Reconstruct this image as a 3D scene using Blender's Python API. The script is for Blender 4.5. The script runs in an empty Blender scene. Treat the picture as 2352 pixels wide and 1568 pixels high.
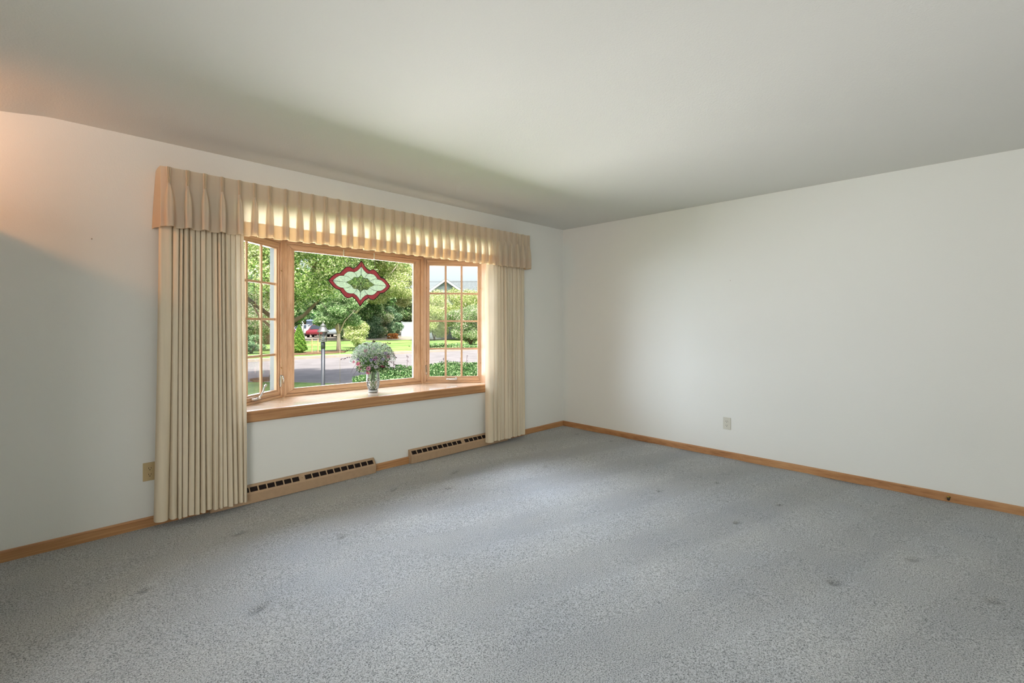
import bpy, math, random
import numpy as np
from mathutils import Vector, Matrix
random.seed(7); rng = np.random.default_rng(11)
sc = bpy.context.scene
COL = sc.collection
PI = math.pi

# ------------------------------------------------------------------ camera
EYE = 1.281
cam = bpy.data.cameras.new('camera'); camo = bpy.data.objects.new('camera', cam); COL.objects.link(camo)
cam.sensor_width = 36; cam.sensor_fit = 'HORIZONTAL'; cam.lens = 1082.2 / 2352 * 36
cam.shift_y = -43 / 2352; cam.clip_start = .05; cam.clip_end = 500
camo.location = (0, 0, EYE); camo.rotation_euler = (PI / 2, 0, math.radians(45.07 - 90))
sc.camera = camo
# ------------------------------------------------------------------ world
w = bpy.data.worlds.new('world'); sc.world = w; w.use_nodes = True
nt = w.node_tree; nt.nodes.clear()
sky = nt.nodes.new('ShaderNodeTexSky'); sky.sky_type = 'NISHITA'; sky.sun_disc = False
sky.sun_elevation = math.radians(58); sky.sun_rotation = math.radians(205); sky.air_density = 1.0; sky.dust_density = 4.5; sky.ozone_density = 1.0
hs = nt.nodes.new('ShaderNodeHueSaturation'); hs.inputs['Saturation'].default_value = .55
bg = nt.nodes.new('ShaderNodeBackground'); bg.inputs['Strength'].default_value = .38
wo = nt.nodes.new('ShaderNodeOutputWorld')
nt.links.new(sky.outputs[0], hs.inputs['Color']); nt.links.new(hs.outputs[0], bg.inputs['Color']); nt.links.new(bg.outputs[0], wo.inputs['Surface'])
# ------------------------------------------------------------------ lights
def lamp(name, typ, loc, aim, energy, color=(1, 1, 1), size=None, size_y=None, spread=None, angle=None):
    d = bpy.data.lights.new(name, typ); d.energy = energy; d.color = color
    if typ == 'AREA':
        d.shape = 'RECTANGLE'; d.size = size; d.size_y = size_y or size
        if spread: d.spread = math.radians(spread)
    elif typ == 'SUN': d.angle = angle
    else: d.shadow_soft_size = size
    o = bpy.data.objects.new(name, d); COL.objects.link(o); o.location = loc
    o.rotation_euler = (Vector(aim) - Vector(loc)).to_track_quat('-Z', 'Y').to_euler()
    return o
lamp('sun', 'SUN', (0, -20, 30), (4.5, -4.5, 0), 8.5, (1, .95, .86), angle=.012)
# unseen fill lamps added outside the bay to boost its daylight
lamp('bay_fill_above', 'AREA', (3.0, 8.2, 4.0), (1.7, 2.8, .4), 1480, (.77, .83, 1), 4.2, 2.2)
lamp('bay_fill_below', 'AREA', (2.2, 7.0, -.34), (2.2, 3.0, 2.3), 1780, (1, .94, .97), 4.4, 3.0)
lamp('bay_fill_west', 'AREA', (-3.6, 8.2, 2.3), (3.7, 2.3, 1.2), 1080, (.76, .85, 1), 4.0, 3.6)
# fill lamps added behind the camera; the walls there are solid
lamp('rear_fill', 'AREA', (1.4, -2.35, 1.45), (2.4, 3.5, 1.5), 10, (1, 1, 1), 2.6, 1.5)
lamp('side_fill', 'AREA', (-2.3, -1.3, 1.5), (2.2, 3.7, 1.6), 130, (1, .965, .93), 2.0, 1.5)
# lamp of the room to the left
hall = lamp('hall_lamp', 'SPOT', (-1.05, 3.3, 2.2), (.1, 3.725, 2.05), 42, (1, .36, .10), .04)
hall.data.spot_size = math.radians(100); hall.data.spot_blend = 1.0
sc.view_settings.view_transform = 'Standard'; sc.view_settings.look = 'None'
sc.view_settings.exposure = 0; sc.view_settings.gamma = 1; sc.view_settings.use_curve_mapping = False
cy = sc.cycles
try:
    cy.use_denoising = True; cy.denoiser = 'OPENIMAGEDENOISE'; cy.denoising_input_passes = 'RGB_ALBEDO_NORMAL'
except Exception: pass
cy.max_bounces = 10; cy.diffuse_bounces = 5; cy.glossy_bounces = 4; cy.transmission_bounces = 8; cy.transparent_max_bounces = 24
cy.caustics_reflective = False; cy.caustics_refractive = False; cy.sample_clamp_indirect = 6

# ------------------------------------------------------------------ materials
MATS = {}
def srgb(r, g, b):
    f = lambda c: (c / 255 / 12.92) if c / 255 <= .04045 else ((c / 255 + .055) / 1.055) ** 2.4
    return (f(r), f(g), f(b), 1)
class N:
    def __init__(s, name):
        s.m = bpy.data.materials.new(name); s.m.use_nodes = True; s.t = s.m.node_tree; s.t.nodes.clear()
        s.out = s.t.nodes.new('ShaderNodeOutputMaterial'); MATS[name] = s.m
    def n(s, typ, **k):
        d = s.t.nodes.new('ShaderNode' + typ)
        for a, v in k.items():
            if a in d.inputs.keys(): d.inputs[a].default_value = v
            else: setattr(d, a, v)
        return d
    def l(s, a, b): s.t.links.new(a, b)
    def coords(s, kind='Object', scale=(1, 1, 1)):
        tc = s.n('TexCoord'); mp = s.n('Mapping'); mp.inputs['Scale'].default_value = scale
        s.l(tc.outputs[kind], mp.inputs['Vector']); return mp.outputs[0]
    def noise(s, vec, scale, detail=3, rough=.5):
        d = s.n('TexNoise'); d.inputs['Scale'].default_value = scale; d.inputs['Detail'].default_value = detail; d.inputs['Roughness'].default_value = rough
        s.l(vec, d.inputs['Vector']); return d.outputs['Fac']
    def ramp(s, fac, stops):
        r = s.n('ValToRGB'); e = r.color_ramp.elements
        while len(e) < len(stops): e.new(.5)
        for i, (p, c) in enumerate(stops): e[i].position = p; e[i].color = c
        s.l(fac, r.inputs['Fac']); return r.outputs['Color']
    def bump(s, h, strength, dist, normal=None):
        b = s.n('Bump'); b.inputs['Strength'].default_value = strength; b.inputs['Distance'].default_value = dist
        s.l(h, b.inputs['Height'])
        if normal: s.l(normal, b.inputs['Normal'])
        return b.outputs['Normal']
    def pbr(s, color=None, rough=.5, metal=0, normal=None, spec=.5, link=None, **k):
        p = s.n('BsdfPrincipled'); p.inputs['Roughness'].default_value = rough; p.inputs['Metallic'].default_value = metal
        p.inputs['Specular IOR Level'].default_value = spec
        if color: p.inputs['Base Color'].default_value = color
        if link: s.l(link, p.inputs['Base Color'])
        if normal: s.l(normal, p.inputs['Normal'])
        for a, v in k.items(): p.inputs[a.replace('_', ' ')].default_value = v
        return p.outputs[0]
    def done(s, sh): s.l(sh, s.out.inputs['Surface']); return s.m
def plain(name, col, rough=.5, metal=0, var=.06, scale=9, spec=.5):
    q = N(name); v = q.coords(); f = q.noise(v, scale, 4)
    lo = tuple(c * (1 - var) for c in col[:3]) + (1,); hi = tuple(min(1, c * (1 + var)) for c in col[:3]) + (1,)
    return q.done(q.pbr(rough=rough, metal=metal, link=q.ramp(f, [(.3, lo), (.7, hi)]), spec=spec))
# wall paint with a light roller texture
def paint(name, col, sc1, strength):
    q = N(name); v = q.coords(); f = q.noise(v, sc1, 4, .6); g = q.noise(v, 1.3, 3)
    c = q.ramp(g, [(.3, tuple(x * .985 for x in col[:3]) + (1,)), (.7, col)])
    return q.done(q.pbr(rough=.75, spec=.25, link=c, normal=q.bump(f, strength, .002)))
paint('wall_paint', srgb(226, 227, 221), 170, .35)
paint('ceiling_paint', srgb(219, 219, 213), 120, .7)
# carpet
q = N('carpet'); v = q.coords(); n1 = q.noise(v, 190, 2, .6); n2 = q.noise(v, 420, 2, .6); n3 = q.noise(q.coords(scale=(1, 1.7, 1)), 1.6, 4)
vo = q.n('TexVoronoi'); vo.inputs['Scale'].default_value = 120; q.l(v, vo.inputs['Vector'])
ad = q.n('Math', operation='ADD'); q.l(n1, ad.inputs[0])
m1 = q.n('Math', operation='MULTIPLY'); m1.inputs[1].default_value = .45; q.l(n2, m1.inputs[0]); q.l(m1.outputs[0], ad.inputs[1])
c1 = q.ramp(ad.outputs[0], [(.53, srgb(84, 88, 91)), (.65, srgb(173, 177, 178)), (.86, srgb(226, 229, 231))])  # dark stop paints in the shade in the pits between tufts
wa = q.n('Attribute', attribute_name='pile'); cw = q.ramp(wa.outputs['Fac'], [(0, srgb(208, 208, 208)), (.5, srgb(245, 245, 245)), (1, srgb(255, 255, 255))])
c2 = q.ramp(n3, [(.3, srgb(238, 240, 242)), (.7, srgb(255, 254, 250))])
mx = q.n('Mix', data_type='RGBA', blend_type='MULTIPLY'); mx.inputs[0].default_value = 1
q.l(c1, mx.inputs[6]); q.l(c2, mx.inputs[7])
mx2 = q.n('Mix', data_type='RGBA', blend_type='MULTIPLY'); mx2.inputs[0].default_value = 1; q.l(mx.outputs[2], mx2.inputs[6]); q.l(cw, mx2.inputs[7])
q.done(q.pbr(rough=.95, spec=.1, link=mx2.outputs[2], normal=q.bump(ad.outputs[0], 1.0, .008), Sheen_Weight=.25, Sheen_Roughness=.5))
# oak, grain follows the UV u axis (metres)
def wood(name, dark, mid, light, rough=.38, fine=1.0, coat=0):
    q = N(name); tc = q.n('TexCoord')
    def mapped(sx, sy):
        mp = q.n('Mapping'); mp.inputs['Scale'].default_value = (sx, sy, 1); q.l(tc.outputs['UV'], mp.inputs['Vector']); return mp.outputs[0]
    a = q.noise(mapped(1.6, 46 * fine), 1, 5, .6); b = q.noise(mapped(9, 420 * fine), 1, 3, .6)
    ad = q.n('Math', operation='MULTIPLY_ADD'); ad.inputs[1].default_value = .45; q.l(b, ad.inputs[0]); q.l(a, ad.inputs[2])
    c = q.ramp(ad.outputs[0], [(.5, dark), (.66, mid), (.9, light)])
    return q.done(q.pbr(rough=rough, link=c, normal=q.bump(ad.outputs[0], .15, .001), spec=.5, Coat_Weight=coat, Coat_Roughness=.12))
wood('oak_window', srgb(160, 122, 90), srgb(190, 152, 118), srgb(212, 178, 146), .42)
wood('oak_sill_glare', srgb(204, 176, 146), srgb(226, 204, 178), srgb(238, 222, 200), .2, coat=1)  # base whitened to paint in the glare on the sill top
wood('oak_trim', srgb(134, 90, 52), srgb(170, 122, 78), srgb(192, 148, 102), .42)
# cloth with some light passing through it
def cloth(name, col, trans, weave=900, rough=.9, tcol=None):
    q = N(name); v = q.coords(); f = q.noise(v, weave, 2); g = q.noise(q.coords(scale=(1, 1, .06)), 60, 2)
    c = q.ramp(g, [(.3, tuple(x * .95 for x in col[:3]) + (1,)), (.7, col)])
    nb = q.bump(f, .25, .001)
    d = q.n('BsdfDiffuse'); t = q.n('BsdfTranslucent'); q.l(c, d.inputs['Color']); q.l(nb, d.inputs['Normal'])
    if tcol: t.inputs['Color'].default_value = tcol
    else: q.l(c, t.inputs['Color'])
    m = q.n('MixShader'); m.inputs[0].default_value = trans; q.l(d.outputs[0], m.inputs[1]); q.l(t.outputs[0], m.inputs[2])
    return q.done(m.outputs[0])
cloth('valance_cloth', srgb(222, 212, 196), .46, tcol=srgb(252, 238, 206)); cloth('hem_cloth', srgb(222, 204, 176), .46, tcol=srgb(252, 216, 168)); cloth('curtain_cloth', srgb(228, 215, 190), .14)
# window glass: thin, straight-through with a faint reflection
def pane(name, tint=(1, 1, 1, 1), gloss=.5, rough=0):
    q = N(name); t = q.n('BsdfTransparent'); t.inputs['Color'].default_value = tint
    g = q.n('BsdfGlossy'); g.inputs['Roughness'].default_value = rough
    fr = q.n('Fresnel'); fr.inputs['IOR'].default_value = 1.45
    mu = q.n('Math', operation='MULTIPLY'); mu.inputs[1].default_value = gloss; q.l(fr.outputs[0], mu.inputs[0])
    m = q.n('MixShader'); q.l(mu.outputs[0], m.inputs[0]); q.l(t.outputs[0], m.inputs[1]); q.l(g.outputs[0], m.inputs[2])
    return q.done(m.outputs[0])
pane('window_glass', (.975, .985, .98, 1), .12)
pane('bevel_glass', (.86, .93, .82, 1), 1.6, .03)
def art_glass(name, col, tr):
    q = N(name); v = q.coords(); f = q.noise(v, 60, 4); t = q.n('BsdfTransparent')
    c = q.ramp(f, [(.3, tuple(x * .8 for x in col[:3]) + (1,)), (.7, col)]); q.l(c, t.inputs['Color'])
    tl = q.n('BsdfTranslucent'); q.l(c, tl.inputs['Color']); d = q.n('BsdfDiffuse'); q.l(c, d.inputs['Color'])
    m = q.n('MixShader'); m.inputs[0].default_value = tr; q.l(t.outputs[0], m.inputs[1])
    m2 = q.n('MixShader'); m2.inputs[0].default_value = .4; q.l(tl.outputs[0], m2.inputs[1]); q.l(d.outputs[0], m2.inputs[2])
    q.l(m2.outputs[0], m.inputs[2]); g = q.n('BsdfGlossy'); g.inputs['Roughness'].default_value = .1
    m3 = q.n('MixShader'); m3.inputs[0].default_value = .03; q.l(m.outputs[0], m3.inputs[1]); q.l(g.outputs[0], m3.inputs[2])
    return q.done(m3.outputs[0])
art_glass('ruby_glass', srgb(162, 98, 101), .30); art_glass('rippled_glass', srgb(196, 206, 188), .22)
pane('crystal', (.90, .93, .92, 1), 2.2, .04)
q = N('cut_glass'); d = q.n('BsdfDiffuse'); d.inputs['Color'].default_value = (.75, .78, .78, 1); t = q.n('BsdfTransparent'); m = q.n('MixShader'); m.inputs[0].default_value = .45
q.l(d.outputs[0], m.inputs[1]); q.l(t.outputs[0], m.inputs[2]); q.done(m.outputs[0])
plain('lead', srgb(26, 22, 24), .8, 0, .06, 9, .1)
plain('white_vinyl', srgb(226, 230, 234), .45); plain('exterior_paint', srgb(122, 128, 132), .5); plain('chrome', srgb(205, 203, 200), .22, .9); plain('bronze_metal', srgb(150, 132, 112), .35, .7)
plain('brass', srgb(170, 140, 70), .25, .9); plain('register_metal', srgb(176, 148, 118), .5, 0, .05, 30); plain('register_dark', srgb(40, 26, 20), .7)
plain('ivory_plastic', srgb(188, 166, 122), .4, 0, .03); plain('white_plastic', srgb(206, 204, 190), .4, 0, .03); plain('slot_dark', srgb(18, 14, 12), .8)
plain('rubber', srgb(50, 46, 34), .7)
# outdoors
def grass(name, a, b, c):
    q = N(name); v = q.coords(); f = q.noise(v, .35, 4, .6); g = q.noise(v, 14, 4, .7)
    ad = q.n('Math', operation='MULTIPLY_ADD'); ad.inputs[1].default_value = .6; q.l(g, ad.inputs[0]); q.l(f, ad.inputs[2])
    return q.done(q.pbr(rough=.9, spec=.1, link=q.ramp(ad.outputs[0], [(.55, a), (.78, b), (1.0, c)]), normal=q.bump(g, .6, .05)))
grass('lawn', srgb(78, 106, 56), srgb(116, 142, 80), srgb(150, 168, 106))
plain('asphalt', srgb(126, 121, 122), .9, 0, .14, 1.4, .2); plain('concrete', srgb(158, 148, 136), .9, 0, .08, 3, .2); plain('soil', srgb(112, 88, 70), .95, 0, .25, 8, .1)
def leaf(name, stops, trans=.4):
    q = N(name); g = q.n('NewGeometry'); c = q.ramp(g.outputs['Random Per Island'], stops)
    d = q.n('BsdfDiffuse'); t = q.n('BsdfTranslucent'); q.l(c, d.inputs['Color']); q.l(c, t.inputs['Color'])
    m = q.n('MixShader'); m.inputs[0].default_value = trans; q.l(d.outputs[0], m.inputs[1]); q.l(t.outputs[0], m.inputs[2])
    return q.done(m.outputs[0])
leaf('leaf_maple', [(0, srgb(60, 92, 46)), (.3, srgb(112, 144, 74)), (.65, srgb(184, 200, 124)), (1, srgb(250, 248, 214))], .3)
leaf('leaf_green', [(0, srgb(54, 94, 52)), (.5, srgb(118, 156, 92)), (1, srgb(218, 230, 186))], .28)
leaf('leaf_dark', [(0, srgb(48, 88, 60)), (.5, srgb(104, 142, 102)), (1, srgb(200, 218, 184))], .28)
leaf('leaf_yellow', [(0, srgb(92, 122, 60)), (.4, srgb(168, 184, 108)), (1, srgb(246, 240, 200))], .28)
leaf('leaf_blossom', [(0, srgb(74, 116, 60)), (.55, srgb(150, 176, 112)), (.8, srgb(226, 224, 206)), (1, srgb(238, 214, 204))])
leaf('leaf_conifer', [(0, srgb(62, 104, 40)), (.5, srgb(104, 146, 60)), (1, srgb(172, 200, 104))], .2)
leaf('leaf_ivy', [(0, srgb(34, 64, 32)), (.5, srgb(74, 112, 60)), (1, srgb(166, 188, 138))], .2)
leaf('leaf_airy', [(0, srgb(66, 104, 72)), (.3, srgb(118, 146, 118)), (.65, srgb(172, 182, 168)), (1, srgb(226, 220, 224))], .2)
leaf('leaf_purple', [(0, srgb(46, 26, 34)), (1, srgb(96, 52, 64))], .1)
leaf('leaf_orange', [(0, srgb(150, 96, 60)), (.6, srgb(220, 150, 90)), (1, srgb(235, 190, 110))], .3)
plain('bark', srgb(122, 104, 84), .9, 0, .3, 14, .1); plain('bark_pale', srgb(196, 180, 164), .9, 0, .2, 9, .1)
plain('post_paint', srgb(36, 36, 40), .45, 0, .08); plain('lantern_metal', srgb(84, 82, 78), .4, .3); pane('lantern_glass', (.9, .92, .9, 1), 1.0)
plain('fence_white', srgb(186, 196, 200), .6); plain('siding', srgb(150, 164, 164), .8); plain('roof_shingle', srgb(108, 114, 116), .9, 0, .15, 6, .1)
plain('trim_white', srgb(196, 204, 204), .6); plain('chimney_brick', srgb(206, 126, 104), .9, 0, .2, 8); plain('stake_wood', srgb(212, 158, 118), .8)
plain('string_yellow', srgb(226, 222, 130), .7); plain('wire_black', srgb(60, 60, 64), .7)
plain('car_red', srgb(122, 44, 54), .25); plain('car_white', srgb(196, 196, 200), .25); plain('car_silver', srgb(160, 170, 178), .25, .4); plain('car_dark', srgb(62, 66, 82), .25)
plain('car_maroon', srgb(122, 42, 56), .25); plain('car_blue', srgb(88, 112, 150), .25)
plain('car_glass', srgb(44, 52, 60), .08); plain('tyre', srgb(34, 34, 36), .8); plain('far_block', srgb(134, 152, 184), .8, 0, .1, 2)
for nm, c in dict(petal_white=(206, 202, 210), petal_pink=(186, 128, 152), petal_rose=(196, 112, 134), petal_purple=(168, 96, 158), petal_lilac=(172, 164, 200), flower_eye=(70, 76, 60), stem_green=(112, 142, 84)).items():
    plain(nm, srgb(*c), .7, 0, .1, 60, .2)

# ------------------------------------------------------------------ mesh builder
class MB:
    def __init__(s): s.v = []; s.f = []; s.g = []; s.sm = []
    def add(s, vs, fs, grain=(1, 0, 0), smooth=False):
        o = len(s.v); s.v += [tuple(p) for p in vs]
        for f in fs: s.f.append(tuple(i + o for i in f)); s.g.append(grain); s.sm.append(smooth)
        return s
    def box(s, a, b, grain=None):
        x0, y0, z0 = a; x1, y1, z1 = b
        if grain is None:
            d = (x1 - x0, y1 - y0, z1 - z0); k = d.index(max(d)); grain = tuple(1 if i == k else 0 for i in range(3))
        return s.add([(x0, y0, z0), (x1, y0, z0), (x1, y1, z0), (x0, y1, z0), (x0, y0, z1), (x1, y0, z1), (x1, y1, z1), (x0, y1, z1)],
                     [(0, 3, 2, 1), (4, 5, 6, 7), (0, 1, 5, 4), (1, 2, 6, 5), (2, 3, 7, 6), (3, 0, 4, 7)], grain)
    def prism(s, poly, axis_vec, grain=None):
        """poly: list of 3d points; extruded by axis_vec"""
        n = len(poly); a = Vector(axis_vec); vs = [Vector(p) for p in poly]; vs += [p + a for p in vs]
        fs = [tuple(range(n))[::-1], tuple(range(n, 2 * n))] + [(i, (i + 1) % n, n + (i + 1) % n, n + i) for i in range(n)]
        return s.add(vs, fs, grain or tuple(a.normalized()))
    def tube(s, pts, r, seg=8, smooth=True, cap=True):
        pts = [Vector(p) for p in pts]; rs = r if isinstance(r, (list, tuple)) else [r] * len(pts)
        vs = []; prev = None
        for i, p in enumerate(pts):
            t = (pts[min(i + 1, len(pts) - 1)] - pts[max(i - 1, 0)]).normalized()
            if prev is None:
                u = t.orthogonal().normalized()
            else:
                u = (prev - t * prev.dot(t)); u = u.normalized() if u.length > 1e-6 else t.orthogonal().normalized()
            prev = u; w_ = t.cross(u)
            for k in range(seg):
                an = 2 * PI * k / seg; vs.append(p + (u * math.cos(an) + w_ * math.sin(an)) * rs[i])
        fs = []
        for i in range(len(pts) - 1):
            for k in range(seg):
                a, b = i * seg + k, i * seg + (k + 1) % seg; fs.append((a, b, b + seg, a + seg))
        if cap: fs.append(tuple(range(seg))[::-1]); fs.append(tuple(range((len(pts) - 1) * seg, len(pts) * seg)))
        return s.add(vs, fs, (0, 0, 1), smooth)
    def lathe(s, prof, c, seg=24, smooth=True, mod=None):
        vs = []
        for i, (r, z) in enumerate(prof):
            for k in range(seg):
                a = 2 * PI * k / seg; rr = r * (mod(i, k) if mod else 1)
                vs.append((c[0] + rr * math.cos(a), c[1] + rr * math.sin(a), c[2] + z))
        fs = []
        for i in range(len(prof) - 1):
            for k in range(seg):
                a, b = i * seg + k, i * seg + (k + 1) % seg; fs.append((a, b, b + seg, a + seg))
        if prof[0][0] > 1e-4: fs.append(tuple(range(seg))[::-1])
        if prof[-1][0] > 1e-4: fs.append(tuple(range((len(prof) - 1) * seg, len(prof) * seg)))
        return s.add(vs, fs, (0, 0, 1), smooth)
    def grid(s, P, smooth=True, closed=False):
        P = np.asarray(P); n, m = P.shape[:2]; o = len(s.v); s.v += [tuple(p) for p in P.reshape(-1, 3).tolist()]
        for i in range(n - 1):
            for j in range(m - 1): a = o + i * m + j; s.f.append((a, a + 1, a + m + 1, a + m)); s.g.append((0, 0, 1)); s.sm.append(smooth)
        return s
    def mesh(s, name, mat, fn=None, thick=0):
        me = bpy.data.meshes.new(name); vs = [fn(p) for p in s.v] if fn else s.v
        me.from_pydata(vs, [], s.f)
        uv = me.uv_layers.new(name='UVMap'); data = np.zeros((len(me.loops), 2), 'f')
        cache = {}; V = s.v; k = 0
        for f, g in zip(s.f, s.g):
            if g not in cache:
                a = Vector(g).normalized(); b = a.orthogonal().normalized(); c = a.cross(b); q_ = b + c * .83; cache[g] = (a, q_)
            a, q_ = cache[g]
            for i in f:
                p = V[i]; data[k, 0] = p[0] * a.x + p[1] * a.y + p[2] * a.z; data[k, 1] = p[0] * q_.x + p[1] * q_.y + p[2] * q_.z; k += 1
        uv.data.foreach_set('uv', data.ravel()); me.polygons.foreach_set('use_smooth', s.sm)
        me.materials.append(MATS[mat]); me.update(); return me
    def build(s, name, mat, parent=None, fn=None, **p):
        o = bpy.data.objects.new(name, s.mesh(name, mat, fn)); COL.objects.link(o)
        if parent: o.parent = parent
        for k, v in p.items(): o[k] = v
        return o
def thing(name, label, cat, loc=(0, 0, 0), group=None, rz=0):
    o = bpy.data.objects.new(name, None); COL.objects.link(o); o.location = loc; o.rotation_euler[2] = rz; o.empty_display_size = .1
    o['label'] = label; o['category'] = cat
    if group: o['group'] = group
    return o
def tag(o, label, cat, group=None):
    o['label'] = label; o['category'] = cat
    if group: o['group'] = group
    return o
def struct(o): o['kind'] = 'structure'; return o
def bev(o, wd, seg=2):
    m = o.modifiers.new('bevel', 'BEVEL'); m.width = wd; m.segments = seg; m.limit_method = 'ANGLE'; m.angle_limit = math.radians(40); return o

# ------------------------------------------------------------------ room shell
WY, WX, CH = 3.725, 4.62, 2.44          # window wall, right wall, ceiling height
XL, YR = -2.6, -2.6
OX0, OX1, OZ0, OZ1 = .95, 3.376, .565, 1.985
T = .13
m = MB()
m.box((XL, WY, -.1), (OX0, WY + T, CH + .15)).box((OX1, WY, -.1), (WX + .15, WY + T, CH + .15))
m.box((OX0, WY, -.1), (OX1, WY + T, OZ0)).box((OX0, WY, OZ1), (OX1, WY + T, CH + .15))
struct(m.build('wall_back', 'wall_paint'))
struct(MB().box((WX, YR, -.1), (WX + .15, WY, CH + .15)).build('wall_right', 'wall_paint'))
struct(MB().box((XL, YR - .15, -.1), (WX + .15, YR, CH + .15)).build('wall_front', 'wall_paint'))
struct(MB().box((XL - .15, YR - .15, -.1), (XL, WY + T, CH + .15)).build('wall_left', 'wall_paint'))
# unseen partition added to shape the hall light: its top edge throws the slanting shadow beside the curtain
struct(MB().box((-.62, 1.7, -.02), (-.5, WY, 1.935)).build('wall_left', 'wall_paint'))
struct(MB().box((XL - .6, YR - 2.2, CH + .15), (WX + .6, WY + .9, CH + .4)).build('roof_slab', 'trim_white'))
# ceiling, slightly dipping at the left where it meets the wall
xs = np.concatenate([np.linspace(XL, -.8, 6), np.linspace(-.7, .3, 41), np.linspace(.4, WX, 20)])
ys = np.concatenate([np.linspace(YR, 2.2, 14), np.linspace(2.3, WY, 41)])
X, Y = np.meshgrid(xs, ys, indexing='ij')
sm = lambda t: (lambda u: u * u * (3 - 2 * u))(np.clip(t, 0, 1))
Z = CH - .026 * sm((.06 - X) / .26) * np.exp(-((WY - Y) / .30) ** 2)
m = MB().grid(np.stack([X, Y, Z], -1)); m.f = [f[::-1] for f in m.f]
struct(m.build('ceiling', 'ceiling_paint'))
struct(MB().box((XL, YR, CH + .001), (WX, WY, CH + .14)).build('ceiling', 'ceiling_paint'))
# carpet with dents from furniture and faint vacuum ridges
dents = [(.691, 2.304, .055, .02, .4), (.344, 2.862, .03, .022, 0), (.855, 3.218, .04, .02, .2), (1.274, 2.725, .035, .02, .3), (1.925, 3.22, .05, .018, .5), (2.523, 3.226, .05, .018, .4), (2.243, 3.538, .04, .015, -.6), (2.234, 2.938, .04, .018, -.6),
         (3.353, 1.755, .022, .02, 0), (3.853, 1.521, .022, .02, 0), (4.389, 2.874, .025, .018, .3), (4.387, 3.333, .03, .02, 0), (3.188, 2.771, .03, .02, .4), (3.17, 1.122, .03, .015, -.5), (3.692, 1.024, .03, .015, -.4),
         (3.352, .268, .05, .022, -.5), (2.79, .52, .04, .03, -.4), (3.128, -.035, .04, .02, -.7)]
nx, ny = 480, 430
xs = np.linspace(-1.2, WX, nx); ys = np.linspace(-.9, WY, ny); X, Y = np.meshgrid(xs, ys, indexing='ij'); Z = np.zeros_like(X); pile = np.full(X.shape, .5)
for (cx, cy_, a, b, th) in dents:
    dx, dy = X - cx, Y - cy_; u = dx * math.cos(th) + dy * math.sin(th); v = -dx * math.sin(th) + dy * math.cos(th)
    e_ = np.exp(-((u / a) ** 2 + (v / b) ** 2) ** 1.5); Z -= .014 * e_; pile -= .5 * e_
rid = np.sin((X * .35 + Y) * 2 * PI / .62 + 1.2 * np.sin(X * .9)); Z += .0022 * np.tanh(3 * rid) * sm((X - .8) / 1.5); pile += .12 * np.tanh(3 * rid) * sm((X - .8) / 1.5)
rid2 = np.sin((X - Y * .4) * 2 * PI / .45 + Y); Z += .0018 * np.tanh(3 * rid2) * sm((X - 2.0) / .8) * sm((1.6 - Y) / .8)
Z += .0012 * np.sin(X * 9 + 2 * np.sin(Y * 5)) * np.sin(Y * 8 + 1.5 * np.sin(X * 4))
Z -= .004
me = bpy.data.meshes.new('floor'); idx = np.arange(nx * ny).reshape(nx, ny)
F = np.stack([idx[:-1, :-1], idx[1:, :-1], idx[1:, 1:], idx[:-1, 1:]], -1).reshape(-1, 4)
me.from_pydata(np.stack([X, Y, Z], -1).reshape(-1, 3).tolist(), [], F.tolist()); me.polygons.foreach_set('use_smooth', [True] * len(F)); me.materials.append(MATS['carpet'])
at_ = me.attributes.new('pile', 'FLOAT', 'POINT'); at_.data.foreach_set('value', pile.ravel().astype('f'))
o = bpy.data.objects.new('floor', me); COL.objects.link(o); struct(o)
struct(MB().box((XL, YR, -.12), (WX, WY, -.03)).build('floor', 'carpet'))
# baseboards (oak, eased top)
def basepoly(depth): return [(0, 0), (depth, 0), (depth, .052), (depth * .55, .062), (0, .062)]
m = MB()
for x0, x1 in ((-.5, .80), (2.02, 2.373), (3.60, WX)):
    m.prism([(x0, WY - d, z - .004) for d, z in basepoly(.012)], (x1 - x0, 0, 0))
struct(m.build('baseboard_back', 'oak_trim'))
struct(MB().prism([(WX - d, YR, z - .004) for d, z in basepoly(.012)], (0, WY - YR, 0)).build('baseboard_right', 'oak_trim'))

# ------------------------------------------------------------------ bay window
BYC = 2.163
P0, P1, P2, P3 = (.95, 3.83), (1.454, 4.214), (2.872, 4.214), (3.376, 3.83)
def settle(p):          # the bay sags a touch towards its right end
    return (p[0], p[1], p[2] - .0075 * (p[0] - BYC) * (1 - .5 * min(1, max(0, (p[2] - .6) / 1.3))))
SZ = .644
# sill board: a deep oak seat with a thick rounded front edge
nose = [(3.702, .560), (3.696, .568), (3.694, .600), (3.694, .634), (3.698, .641), (3.706, .644)]
m = MB(); X0, X1 = OX0 + .001, OX1 - .001
vs = []
for x in (X0, X1): vs += [(x, y, z) for y, z in nose] + [(x, 3.723, .644), (x, 3.723, .560)]
n = len(nose) + 2
m.add(vs, [tuple(range(n)), tuple(range(n, 2 * n))[::-1]] + [(i, i + n, (i + 1) % n + n, (i + 1) % n) for i in range(n)], (1, 0, 0))
struct(m.build('trim_1', 'oak_trim', fn=settle))
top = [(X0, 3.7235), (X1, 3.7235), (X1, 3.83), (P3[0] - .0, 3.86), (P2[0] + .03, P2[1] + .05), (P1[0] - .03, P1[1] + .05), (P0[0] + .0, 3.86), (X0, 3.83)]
struct(MB().prism([(x, y, .566) for x, y in top], (0, 0, .078), (1, 0, 0)).build('window_sill', 'oak_sill_glare', fn=settle))
struct(MB().prism([(x, y, 1.984) for x, y in top], (0, 0, .12), (1, 0, 0)).build('trim_2', 'oak_window', fn=settle))
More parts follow.
